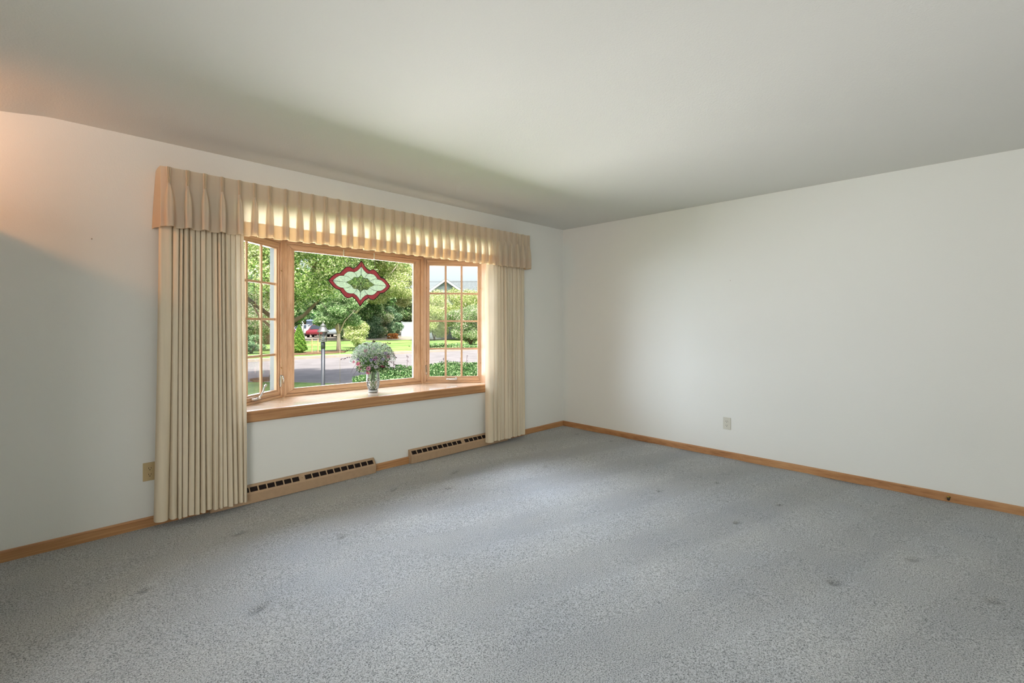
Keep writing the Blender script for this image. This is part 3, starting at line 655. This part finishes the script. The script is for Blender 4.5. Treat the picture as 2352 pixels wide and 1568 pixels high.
for (a, h, mt, r) in flowers:
    d = -.06 - .05 * sr.random() + .5 * abs(a) * .5; pos = bp(a, h - .02, d); me, em = flower_mesh(mt)
    o = bpy.data.objects.new('flower', me); COL.objects.link(o); o.parent = bq; o.location = pos; o.scale = (r * 1.1,) * 3
    nrm = (pos - Vector((0, 0, .02))).normalized() * .7 - fwd * .9 + Vector((0, 0, .25)); o.rotation_euler = nrm.to_track_quat('Z', 'Y').to_euler()
    e = bpy.data.objects.new('flower_eye', em); COL.objects.link(e); e.parent = o
    bx = bp(sr.uniform(-.03, .03), -.095, sr.uniform(-.02, .02)); stems.tube([bx, bp(a * .12, .06, d * .2), pos * .6 + Vector((0, 0, .05)), pos], [.0016, .0015, .0013, .001], 5)
for k in range(16):
    a = sr.uniform(-.2, .2); stems.tube([bp(sr.uniform(-.035, .035), -.10, sr.uniform(-.025, .025)), bp(a * .12, .07, 0), bp(a * .6, .16, sr.uniform(-.05, .05)), bp(a, .25 + .05 * sr.random() - abs(a) * .3, sr.uniform(-.1, .1))], [.0016, .0015, .001, .0006], 4)
stems.build('stems', 'stem_green', bq)
n = 7500; a = rng.uniform(-1, 1, n); th = rng.uniform(0, 2 * PI, n); rad = np.sqrt(rng.uniform(0, 1, n)); ph = rng.uniform(0, 1, n)
cx = rad * np.cos(th) * .205; cd = rad * np.sin(th) * .15; hz = .10 + .235 * np.sqrt(np.clip(1 - rad ** 2, 0, 1)) * rng.uniform(.25, 1.0, n) ** .5 + .05 * rad
C = np.stack([cx * .708 + cd * .7062, -cx * .7062 + cd * .708, hz], 1)
leafcloud('airy_sprays', 'leaf_airy', bq, C, .0058, 3, .35, .3, kind='stuff')
n = 1500; rad = np.sqrt(rng.uniform(0, 1, n)); th = rng.uniform(0, 2 * PI, n); cx = rad * np.cos(th) * .15; cd = rad * np.sin(th) * .11; hz = .07 + .16 * rng.uniform(0, 1, n)
leafcloud('green_leaves', 'leaf_ivy', bq, np.stack([cx * .708 + cd * .7062, -cx * .7062 + cd * .708, hz], 1), .014, 4, .4, .5, kind='stuff')
# dark arching sprays with little leaves
for (p0, p1, p2, lv) in (((.02, .08), (-.12, .145), (-.185, .06), 0), ((-.02, .08), (-.10, .11), (-.165, .035), 0), ((-.02, .09), (-.14, .20), (-.26, .19), 1), ((.03, .09), (.10, .115), (.165, .04), 0), ((.03, .1), (.14, .17), (.215, .135), 1), ((.04, .15), (.15, .29), (.225, .20), 1),
                         ((.05, .18), (.10, .31), (.17, .33), 1), ((0, .2), (.01, .34), (.03, .345), 1), ((-.05, .15), (-.15, .28), (-.235, .255), 1), ((.02, .09), (.07, .12), (.12, .11), 1), ((0, .08), (-.06, .10), (-.12, .02), 0), ((.02, .14), (-.02, .30), (-.06, .33), 1)):
    ct = curve([p0, p1, p2], 8); pts = [bp(u, v, -.06) for u, v in ct]
    s_ = MB().tube(pts, [.0016 * (1 - .6 * i / len(pts)) for i in range(len(pts))], 4).build('arching_spray', 'leaf_purple', bq)
    if lv:
        L_ = np.array([tuple(p) for p in pts[len(pts) // 3:] for _ in range(2)]); L_ += rng.normal(0, .004, L_.shape); leafcloud('spray_leaves', 'leaf_purple', s_, L_, .0085, 9, .45, kind='stuff')

# ================================================================== outdoors
G = -.40
def poly(name, pts, z, mat, h=.02):
    return MB().prism([(x, y, z - h) for x, y in pts], (0, 0, h)).build(name, mat)
struct(poly('lawn', [(-60, 4.4), (120, 4.4), (120, 110), (-60, 110)], G, 'lawn', .2))
struct(poly('street', [(-60, 15.3), (3.6, 15.3), (4.9, 14.0), (5.6, 12.9), (7.2, 9.5), (12.5, 9.5), (13.2, 12.6), (15, 14.0), (70, 14.0), (70, 21.9), (-60, 21.9)], G + .02, 'asphalt'))
struct(poly('kerb', [(-60, 21.9), (70, 21.9), (70, 22.35), (-60, 22.35)], G + .13, 'concrete', .14))
struct(poly('parking_lot_pavement', [(5, 51), (46, 28), (90, 60), (60, 110), (5, 110)], G + .03, 'concrete'))
tag(poly('mulch_bed', [(9.9 + 1.6 * math.cos(a) + (.9 if math.cos(a) > 0 else 0), 26.1 + 1.0 * math.sin(a)) for a in [k * PI / 8 for k in range(16)]], G + .05, 'soil', .06), 'brown mulch bed around the small cone-shaped evergreen', 'mulch')
tag(poly('mulch_bed', [(4.70 + .5 * math.cos(a), 14.8 + .42 * math.sin(a)) for a in [k * PI / 8 for k in range(16)]], G + .06, 'soil', .08), 'dark mulch ring round the near maple trunk', 'mulch')

def blob(n, c, r, seed, shell=.55, flat=0):
    g = np.random.default_rng(seed); d = g.normal(size=(n, 3)); d /= np.linalg.norm(d, axis=1)[:, None]
    rr_ = (shell + (1 - shell) * g.uniform(0, 1, n)) [:, None]
    lump = 1 + .16 * np.sin(d[:, :1] * 7 + seed) * np.cos(d[:, 1:2] * 6 + d[:, 2:3] * 5 + seed)
    return np.array(c) + d * rr_ * lump * np.array(r)
def clumps(n, c, r, seed, k=26, cr=.32):
    """crown made of k leaf clumps scattered through an ellipsoid"""
    g = np.random.default_rng(seed); d = g.normal(size=(k, 3)); d /= np.linalg.norm(d, axis=1)[:, None]; rad = g.uniform(.35, .88, k)[:, None]
    cc = d * rad; out = []
    for i in range(k): out.append(cc[i] + blob(n // k, (0, 0, 0), (cr * g.uniform(.7, 1.2), cr * g.uniform(.7, 1.2), cr * .62), seed * 31 + i, .35))
    return np.array(c) + np.concatenate(out) * np.array(r)
def tree(name, label, base, crown_c, crown_r, n, size, mat, trunk_r, branches=6, bark='bark', seed=1, k=26, cr=.32, group=None, trunk_pts=None, cat='tree'):
    """crown_c relative to base"""
    t = thing(name, label, cat, base, group); R = random.Random(seed)
    cz = Vector(crown_c); tp = trunk_pts or [(0, 0, -.1), (0, 0, max(.3, crown_c[2] - crown_r[2] * .7)), tuple(cz * .9)]
    nT = len(tp); MB().tube(tp, [trunk_r * (1.25 - .8 * i / (nT - 1)) for i in range(nT)], 9).build('trunk', bark, t)
    s0 = Vector(tp[1]); bm_ = None
    for b in range(branches):
        a = 2 * PI * (b + R.random() * .6) / branches; e = cz + Vector((math.cos(a) * crown_r[0] * .75, math.sin(a) * crown_r[1] * .75, R.uniform(-.2, .6) * crown_r[2]))
        mid = (s0 + e) / 2 + Vector((R.uniform(-.1, .1), R.uniform(-.1, .1), .05)) * crown_r[0]; MB().tube([s0, mid, e], [trunk_r * .55, trunk_r * .35, trunk_r * .1], 6).build('branch', bark, t)
    leafcloud('foliage', mat, t, clumps(n, crown_c, crown_r, seed, k, cr), size, seed, .62, .1, True, kind='stuff'); return t
# near maple beside the post of the left window
mp_ = tree('maple_tree', 'large near maple whose forked branches reach across the left panes', (4.83, 14.8, G), (-.7, -2.8, 5.1), (4.1, 2.7, 3.9), 520000, .026, 'leaf_maple', .11, 3, 'bark', 3, 150, .17,
           trunk_pts=[(0, 0, -.05), (.20, -.18, 1.6), (.32, -.3, 2.3), (.4, -.4, 3.0), (.5, -.7, 4.4)])
for pts, r in (([(.20, -.18, 1.55), (.40, -.40, 1.72), (.65, -.62, 1.9), (.95, -.95, 2.35), (1.3, -1.4, 3.0)], .09), ([(.26, -.24, 1.85), (.5, -.45, 2.3), (.8, -.7, 2.9), (1.0, -.9, 3.6)], .06), ([(.12, -.1, 1.2), (-.05, .05, 1.55), (-.3, .25, 1.85), (-.6, .5, 2.6)], .06)):
    MB().tube(pts, [r * (1 - .75 * q_ / (len(pts) - 1)) for q_ in range(len(pts))], 7).build('branch', 'bark', mp_)
tree('boulevard_tree', 'small round-headed tree with a pinkish trunk across the street', (12.106, 26.275, G), (.1, 0, 2.45), (1.6, 1.5, 1.4), 80000, .036, 'leaf_green', .11, 5, 'bark_pale', 5, 40, .30, trunk_pts=[(0, 0, -.05), (0, 0, 1.0), (.05, 0, 1.9)])
tree('shade_tree', 'tall shade tree with a grey trunk in the far lawn', (20.306, 42.416, G), (1.2, -.5, 6.6), (6.0, 6.0, 3.9), 130000, .07, 'leaf_yellow', .24, 5, 'bark_pale', 6, 70, .22, trunk_pts=[(0, 0, -.1), (-.1, 0, 1.6), (.3, -.2, 3.5), (.9, -.4, 6.0)])
tree('shade_tree', 'wide pale green tree filling the right side of the centre pane', (30.4, 52.6, G), (0, 0, 7.2), (5.0, 4.6, 5.2), 130000, .08, 'leaf_yellow', .2, 4, 'bark', 8, 80, .2)
# evergreen cone
cf = thing('conifer', 'small bright green cone-shaped evergreen beside the street', 'evergreen', (9.899, 26.316, G))
MB().tube([(0, 0, 0), (0, 0, 1.2)], [.05, .02], 7).build('trunk', 'bark', cf)
n = 14000; g = rng; zz = g.uniform(0, 1, n) ** 1.25; a = g.uniform(0, 2 * PI, n); r = (.46 * (1 - zz) ** .72 * (.9 + .12 * np.sin(a * 7 + zz * 30)) + .015) * np.clip(zz * 9, .45, 1) * g.uniform(.6, 1, n) ** .4
leafcloud('foliage', 'leaf_conifer', cf, np.stack([r * np.cos(a), r * np.sin(a), .05 + zz * 1.5], 1), .032, 5, .4, 1.2, kind='stuff')
# shrubs
def shrub(name, label, base, c, r, n, size, mat, seed, cat='shrub', k=18, group=None):
    t = thing(name, label, cat, base, group); R = random.Random(seed)
    for b in range(4): a = b * PI / 2 + .4; MB().tube([(0, 0, 0), (math.cos(a) * r[0] * .3, math.sin(a) * r[1] * .3, c[2] * .7), (math.cos(a) * r[0] * .6, math.sin(a) * r[1] * .6, c[2] * 1.2)], [.05, .04, .015], 6).build('stem', 'bark', t)
    leafcloud('foliage', mat, t, clumps(n, c, r, seed, k, .42), size, seed, .62, .1, True, kind='stuff'); return t
shrub('round_shrub', 'rounded green shrub low in the left window', (8.055, 28.156, G), (0, 0, .55), (.75, .75, .55), 12000, .032, 'leaf_dark', 11)
shrub('flowering_shrub', 'tall white-flowering shrub behind the left window panes', (8.6, 30.5, G), (.1, 0, 2.2), (1.9, 1.5, 2.1), 60000, .036, 'leaf_blossom', 12, k=40)
shrub('flowering_shrub', 'low blossoming shrub beside the round shrub left', (7.3, 29.6, G), (0, 0, 1.1), (1.0, 1.0, 1.1), 18000, .036, 'leaf_blossom', 13)
hx = [(22.4, 46.6, 2.1, 'leaf_green', 'loose light green bush at the left end of the far hedge'), (24.3, 46.4, 2.0, 'leaf_dark', 'deep green bush in the middle of the far hedge'), (26.1, 46.8, 2.2, 'leaf_blossom', 'pale speckled bush near the right of the far hedge'), (27.9, 48.0, 2.1, 'leaf_dark', 'dark bush touching the white fence')]
for i, (x, y, r, mt, lb) in enumerate(hx): shrub('hedge_bush', lb, (x, y, G), (0, 0, 1.5), (1.7, 1.5, r * .95), 36000, .055, mt, 20 + i, group='bushes along the far edge of the lawn', k=24)
shrub('golden_bush', 'feathery yellow-green bush behind the flower bouquet', (14.9, 29.4, G), (0, 0, 1.05), (.95, .9, 1.05), 9000, .04, 'leaf_yellow', 31)
shrub('orange_flowers', 'low clump of orange flowers before the hedge', (25.6, 43.4, G), (0, 0, .25), (.85, .5, .4), 2600, .08, 'leaf_orange', 33, 'flowers', 10)
# right-hand side pane: hedge, blossom tree
rx = [(26.6, 37.2, 2.0, 4.0, 'leaf_yellow', 'tall light green bush at the left of the right window view'), (29.2, 35.4, 2.4, 4.7, 'leaf_yellow', 'broad sunlit bush before the grey-roofed house'), (31.6, 33.4, 2.6, 4.8, 'leaf_green', 'green bush below the shingled roof at the far right')]
for i, (x, y, r, h, mt, lb) in enumerate(rx): shrub('tall_bush', lb, (x, y, G), (0, 0, h * .62), (r, r * .9, h * .62), 70000, .055, mt, 40 + i, group='tall bushes before the grey house', k=34)
shrub('blossom_tree', 'bushy tree with pale pink blossom hanging over the lawn at right', (22.9, 27.4, G), (0, 0, 1.55), (1.9, 1.7, 1.5), 60000, .04, 'leaf_blossom', 47, 'tree', 30)
shrub('low_hedge', 'low trimmed green planting along the street at right', (17.4, 22.9, G), (0, 0, .18), (2.6, .5, .3), 9000, .06, 'leaf_green', 49, 'hedge', 20)
# background trees
bt = [(22, 68, 6.0, 7.5, 'leaf_green'), (27, 70, 6.5, 8, 'leaf_dark'), (32, 69, 6.5, 8, 'leaf_green'), (36.5, 67, 6, 7.5, 'leaf_yellow'), (12.6, 40, 3.6, 5, 'leaf_green'), (41, 72, 6, 8, 'leaf_dark'), (24.5, 47.5, 3.2, 7.4, 'leaf_green'), (14.6, 47, 4.2, 6.2, 'leaf_green'), (18.5, 74, 6.5, 9, 'leaf_green'), (36.6, 57, 4.6, 5.2, 'leaf_green')]
lbs = ['broad tree in the far background behind the left pane', 'tall dark tree behind the parking lot', 'large background tree above the middle of the hedge', 'pale background tree above the white fence', 'leafy tree closing the view in the left window',
       'dark distant tree at the back of the lot', 'upright green tree standing just behind the middle of the hedge', 'mid-green tree above the parked cars', 'leafy tree rising directly behind the white pole', 'low broad tree showing above the white fence']
for i, (x, y, r, h, mt) in enumerate(bt):
    zc = h * .62 + (1.2 if i in (0, 1, 2, 8) else .2)
    tree('background_tree', lbs[i], (x, y, G), (0, 0, zc), (r, r, h * .62), 56000, .12, mt, .3, 3, 'bark', 60 + i, 44, .26, group='trees in the far background')

# far line of trees closing the horizon
n = 60000; xx = rng.uniform(18, 86, n); yy = rng.uniform(90, 98, n); hh = (5.5 + 1.4 * np.sin(xx * .45) + .8 * np.sin(xx * 1.3 + 1)) * rng.uniform(0, 1, n) ** .7
tl = leafcloud('distant_treeline', 'leaf_green', None, np.stack([xx, yy, G + hh], 1), .26, 77, .62, .1, True, kind='stuff'); tl['label'] = 'low distant line of trees along the horizon'; tl['category'] = 'trees'
# ground cover bed below the window, right
gb = [(4.9, 9.6), (5.5, 11.2), (7.1, 12.6), (9, 13.1), (12.3, 12.3), (12.3, 7.0), (6, 7.0)]
def inside(x, y, P):
    c = np.zeros(len(x), bool); j = len(P) - 1
    for i in range(len(P)):
        xi, yi = P[i]; xj, yj = P[j]; k = ((yi > y) != (yj > y)) & (x < (xj - xi) * (y - yi) / (yj - yi + 1e-9) + xi); c ^= k; j = i
    return c
n = 110000; x = rng.uniform(4.8, 12.4, n); y = rng.uniform(6.9, 13.2, n); k = inside(x, y, gb); x, y = x[k], y[k]
hgt = .30 + .06 * np.sin(x * 3.1) * np.cos(y * 2.7) + .05 * np.sin(x * 9 + y * 7); z = G + hgt * rng.uniform(.35, 1, len(x)) ** .5
iv = leafcloud('ground_cover', 'leaf_ivy', None, np.stack([x, y, z], 1), .027, 8, .6, .2, kind='stuff')
iv['label'] = 'dense dark green ground cover bed below the right half of the bay'; iv['category'] = 'ground cover'
poly('soil_bed', gb, G + .05, 'soil', .06)['kind'] = 'structure'
ORD = ['first', 'second', 'third', 'fourth', 'fifth', 'sixth', 'seventh', 'eighth', 'ninth', 'tenth', 'last']
for i in range(11):
    px_, py_ = 7.2 + i * .42 + random.uniform(-.1, .1), 12.2 - .06 * i + random.uniform(-.25, .25)
    h = random.uniform(.58, .84); t = thing('seed_stalk', ORD[i] + ' of the thin dark seed stalks rising from the ground cover, counted from the left', 'plant', (px_, py_, G), 'dark stalks standing above the ground cover')
    MB().tube([(0, 0, 0), (.01, 0, h * .6), (.03, 0, h)], [.006, .005, .003], 5).build('stalk', 'leaf_purple', t)
    leafcloud('buds', 'leaf_purple', t, np.array([(.03 + random.uniform(-.05, .05), random.uniform(-.03, .03), h - .2 * random.random()) for _ in range(9)]), .022, 5 + i, .5, kind='stuff')

# lamp post
lp = thing('lamp_post', 'dark garden lamp post with a glass lantern on top', 'lamp post', (4.012, 9.416, G))
zb = .895 - G
MB().lathe([(.055, 0), (.055, .06), (.042, .08), (.040, .1), (.038, zb - .12)], (0, 0, 0), 16).build('post', 'post_paint', lp)
MB().lathe([(.043, zb - .13), (.043, zb - .02), (.036, zb - .01), (.036, zb)], (0, 0, 0), 16).build('collar', 'post_paint', lp)
ln = MB().lathe([(.075, zb), (.085, zb + .005), (.085, zb + .018), (.07, zb + .022)], (0, 0, 0), 6, False).build('lantern_base', 'lantern_metal', lp)
MB().lathe([(.066, zb + .022), (.078, zb + .20)], (0, 0, 0), 6, False).build('lantern_glass', 'lantern_glass', lp)
for k in range(6):
    a = k * PI / 3; MB().tube([(.070 * math.cos(a), .070 * math.sin(a), zb + .02), (.082 * math.cos(a), .082 * math.sin(a), zb + .205)], .005, 5).build('lantern_bar', 'lantern_metal', lp)
MB().lathe([(.115, zb + .198), (.112, zb + .212), (.075, zb + .265), (.055, zb + .30), (.052, zb + .315), (.060, zb + .32), (.045, zb + .345), (.018, zb + .37), (.012, zb + .385)], (0, 0, 0), 12).build('lantern_cap', 'lantern_metal', lp)
m = MB(); m.tube([(.016 * math.cos(a), 0, zb + .40 + .018 * math.sin(a)) for a in [k * PI / 6 for k in range(13)]], .004, 6).build('finial_ring', 'lantern_metal', lp)
for k in range(3): MB().tube([(.02 * math.cos(k * 2.1), .02 * math.sin(k * 2.1), zb + .02), (.02 * math.cos(k * 2.1), .02 * math.sin(k * 2.1), zb + .11)], .008, 8).build('candle_bulb', 'petal_white', lp)
tag(MB().tube([(5.1, 11.0, G), (5.1, 11.0, .75)], .0035, 6).build('driveway_marker', 'bronze_metal'), 'thin driveway marker rod between lamp post and bouquet', 'marker')
# stakes with string, plank edging
for i, (x, y) in enumerate(((10.55, 26.2), (10.80, 26.0), (11.15, 26.1))):
    tag(MB().box((x - .02, y - .02, G), (x + .02, y + .02, G + .78)).build('wooden_stake', 'stake_wood'), ['left wooden stake of the strung trio beside the evergreen', 'middle wooden stake of the strung trio beside the evergreen', 'right wooden stake of the strung trio beside the evergreen'][i], 'stake', 'wooden stakes with string')
tag(MB().tube([(9.3, 26.0, G + .48), (10.55, 26.16, G + .50), (11.15, 26.1, G + .52)], .010, 4).build('marking_string', 'string_yellow'), 'yellow string stretched between the wooden stakes', 'string')
tag(MB().box((10.9, 26.9, G), (12.6, 27.0, G + .07)).build('plank_edging', 'concrete'), 'pale plank edging lying in the lawn by the stakes', 'edging')
# white utility pole
tag(MB().tube([(20.362, 53.137, G), (20.362, 53.137, 2.3)], .13, 10).build('utility_pole', 'trim_white'), 'white pole rising beside the parked cars', 'pole')
# white fence
fe = thing('white_fence', 'white board fence at the right edge of the lawn', 'fence', (30.8, 49.76, G)); d = Vector((1.94 / 2.735, -1.93 / 2.735, 0))
for k in range(3): b = d * (1.35 * k); MB().box((b.x - .06, b.y - .06, 0), (b.x + .06, b.y + .06, 1.84)).build('post', 'fence_white', fe)
for k in range(2):
    for j in range(8):
        a = d * (1.35 * k + .08 + j * .15); b = a + d * .142; nn = Vector((d.y, -d.x, 0)) * .02
        MB().prism([a - nn, b - nn, b + nn, a + nn], (0, 0, 1.62)).build('board', 'fence_white', fe).location = (0, 0, .13)
    for z in (.08, 1.74): a = d * (1.35 * k + .06); b = d * (1.35 * (k + 1) - .06); nn = Vector((d.y, -d.x, 0)) * .04; MB().prism([a - nn, b - nn, b + nn, a + nn], (0, 0, .08)).build('rail', 'fence_white', fe).location = (0, 0, z - .04)
# cars
def car_meshes():
    sec = [(-2.2, .45, .62), (-2.15, .35, .78), (-1.5, .30, .84), (-1.1, .30, .90), (-.45, .30, 1.38), (.65, .30, 1.42), (1.25, .32, 1.02), (1.55, .32, .98), (2.1, .36, .86), (2.22, .45, .66)]
    P = []
    for x, zb_, zt_ in sec:
        row = []; roof = zt_ > 1.2
        for y, zf in ((-.86, 0), (-.90, .35), (-.88, .62 if roof else .8), (-.62 if roof else -.80, 1), (0, 1.02), (.62 if roof else .80, 1), (.88, .62 if roof else .8), (.90, .35), (.86, 0)): row.append((x, y, zb_ + (zt_ - zb_) * zf))
        P.append(row)
    m = MB().grid(P); n_ = 9
    for r_ in (0, len(sec) - 1): m.f.append(tuple(r_ * n_ + i for i in range(n_))); m.g.append((1, 0, 0)); m.sm.append(False)
    m.f.append(tuple([i * n_ for i in range(len(sec))] + [i * n_ + 8 for i in reversed(range(len(sec)))])); m.g.append((1, 0, 0)); m.sm.append(False)
    gm = MB()
    for s in (-1, 1): gm.add([(-.95, s * .80, .94), (.95, s * .80, .98), (.62, s * .665, 1.34), (-.40, s * .665, 1.32)], [(0, 1, 2, 3)]); gm.v = gm.v[:-4] + [(x, y * 1.035, z) for x, y, z in gm.v[-4:]]
    gm.add([(-1.08, -.70, .93), (-1.08, .70, .93), (-.50, .58, 1.36), (-.50, -.58, 1.36)], [(0, 1, 2, 3)]); gm.v = gm.v[:-4] + [(x - .03, y, z + .02) for x, y, z in gm.v[-4:]]
    gm.add([(1.24, -.70, 1.04), (1.24, .70, 1.04), (.72, .58, 1.40), (.72, -.58, 1.40)], [(0, 1, 2, 3)]); gm.v = gm.v[:-4] + [(x + .03, y, z + .02) for x, y, z in gm.v[-4:]]
    wm = MB().tube([(0, -.11, 0), (0, .11, 0)], .32, 14, False)
    return m, gm, wm
cm, gm, wm = car_meshes(); wmesh = wm.mesh('wheel', 'tyre'); gmesh = gm.mesh('windows', 'car_glass')
cars = [(22.6, 54.4, 1.0, 'car_red', 'red car parked nearest the white pole'), (25.0, 54.6, 1.0, 'car_silver', 'silver car in the front row left of the lamp post'), (27.3, 53.6, 1.0, 'car_dark', 'dark car in the front row right of the lamp post'), (29.6, 52.6, 1.0, 'car_maroon', 'dark red car at the right end of the front row'), (19.2, 56.2, .9, 'car_maroon', 'maroon car left of the white pole'),
        (23.2, 60.5, .95, 'car_white', 'white car in the second row behind the red one'), (25.8, 60.2, 1.0, 'car_maroon', 'maroon car in the middle of the second row'), (28.5, 59.0, .95, 'car_red', 'bright red car at the right of the second row'), (24.6, 65.6, .9, 'car_blue', 'blue car at the back of the lot'), (28.0, 64.6, .9, 'car_silver', 'pale silver car at the back of the lot'), (31.4, 57.0, .9, 'car_white', 'white car behind the left end of the far hedge')]
for (x, y, rz, mt, lb) in cars:
    c = thing('parked_car', lb, 'car', (x, y, G + .03), 'cars in the parking lot', rz)
    cm.build('body', mt, c); o = bpy.data.objects.new('windows', gmesh); COL.objects.link(o); o.parent = c
    for wx in (-1.35, 1.35):
        for wy in (-.80, .80): o = bpy.data.objects.new('wheel', wmesh); COL.objects.link(o); o.parent = c; o.location = (wx, wy, .32)
# low far building behind the lot
fb = thing('far_building', 'low bluish building behind the parking lot', 'building', (24, 84, G)); MB().box((-16, 0, 0), (14, 8, 2.0)).build('walls', 'far_block', fb); MB().box((-16.4, -.4, 2.0), (14.4, 8.4, 2.25)).build('roof', 'far_block', fb)
for k in range(9): MB().box((-14 + k * 3, -.05, .7), (-12.4 + k * 3, .02, 1.6)).build('window', 'car_glass', fb)
# grey-roofed house at the right
ho = thing('neighbour_house', 'grey-shingled gabled house beyond the bushes at right', 'house', (31.9, 41.6, G - .4))
D = Vector((.708, -.7062, 0)); E = Vector((.7062, .708, 0)) ; zr, ze_ = 6.45, 2.9
def hp(a, b, z): return D * a + E * b + Vector((0, 0, z))
MB().add([hp(0, -3.3, 0), hp(0, 3.3, 0), hp(0, 3.3, ze_), hp(0, 0, zr), hp(0, -3.3, ze_)] + [hp(12, -3.3, 0), hp(12, 3.3, 0), hp(12, 3.3, ze_), hp(12, 0, zr), hp(12, -3.3, ze_)], [(0, 1, 2, 3, 4), (9, 8, 7, 6, 5), (0, 4, 9, 5), (1, 6, 7, 2)]).build('walls', 'siding', ho)
ho2 = [(-.35, -.9), (12, -.9)]
for s in (-1, 1):
    P = [hp(-.35, 0, zr + .1), hp(12, 0, zr + .1), hp(12, s * 3.75, ze_ - .35), hp(-.35, s * 3.75, ze_ - .35)]; MB().prism(P, (0, 0, .16)).build('roof_slope', 'roof_shingle', ho)
    MB().prism([hp(-.40, 0, zr - .1), hp(-.40, s * 3.75, ze_ - .55), hp(-.40, s * 3.75, ze_ - .28), hp(-.40, 0, zr + .18)], tuple(D * .06)).build('bargeboard', 'trim_white', ho)
# front-facing gable wing seen through the panes
MB().add([hp(1.6, -3.4, 0), hp(-2.2, -3.4, 0), hp(-2.2, -3.4, 4.9), hp(.0, -3.4, 6.35), hp(2.2, -3.4, 4.9), hp(2.2, -3.4, 0)], [(0, 1, 2, 3, 4, 5)]).build('gable_wing', 'siding', ho)
for s in (-1, 1): MB().prism([hp(0, -3.75, 6.50), hp(0, 1, 6.50), hp(s * 2.5, 1, 4.75), hp(s * 2.5, -3.75, 4.75)], (0, 0, .14)).build('roof_slope', 'roof_shingle', ho); MB().prism([hp(0, -3.82, 6.34), hp(s * 2.5, -3.82, 4.60), hp(s * 2.5, -3.82, 4.82), hp(0, -3.82, 6.58)], tuple(E * .08)).build('bargeboard', 'trim_white', ho)
MB().prism([hp(3.6, -.5, 6.3), hp(4.9, -.5, 6.3), hp(4.9, .5, 6.3), hp(3.6, .5, 6.3)], (0, 0, .75)).build('chimney', 'chimney_brick', ho)
tag(MB().tube([(8, 33.5, 3.95), (17.4, 25, 3.887), (19.7, 22.7, 3.887), (30, 12.6, 3.95)], .012, 4).build('overhead_wire', 'wire_black'), 'dark overhead wire crossing the sky in the right window', 'wire')
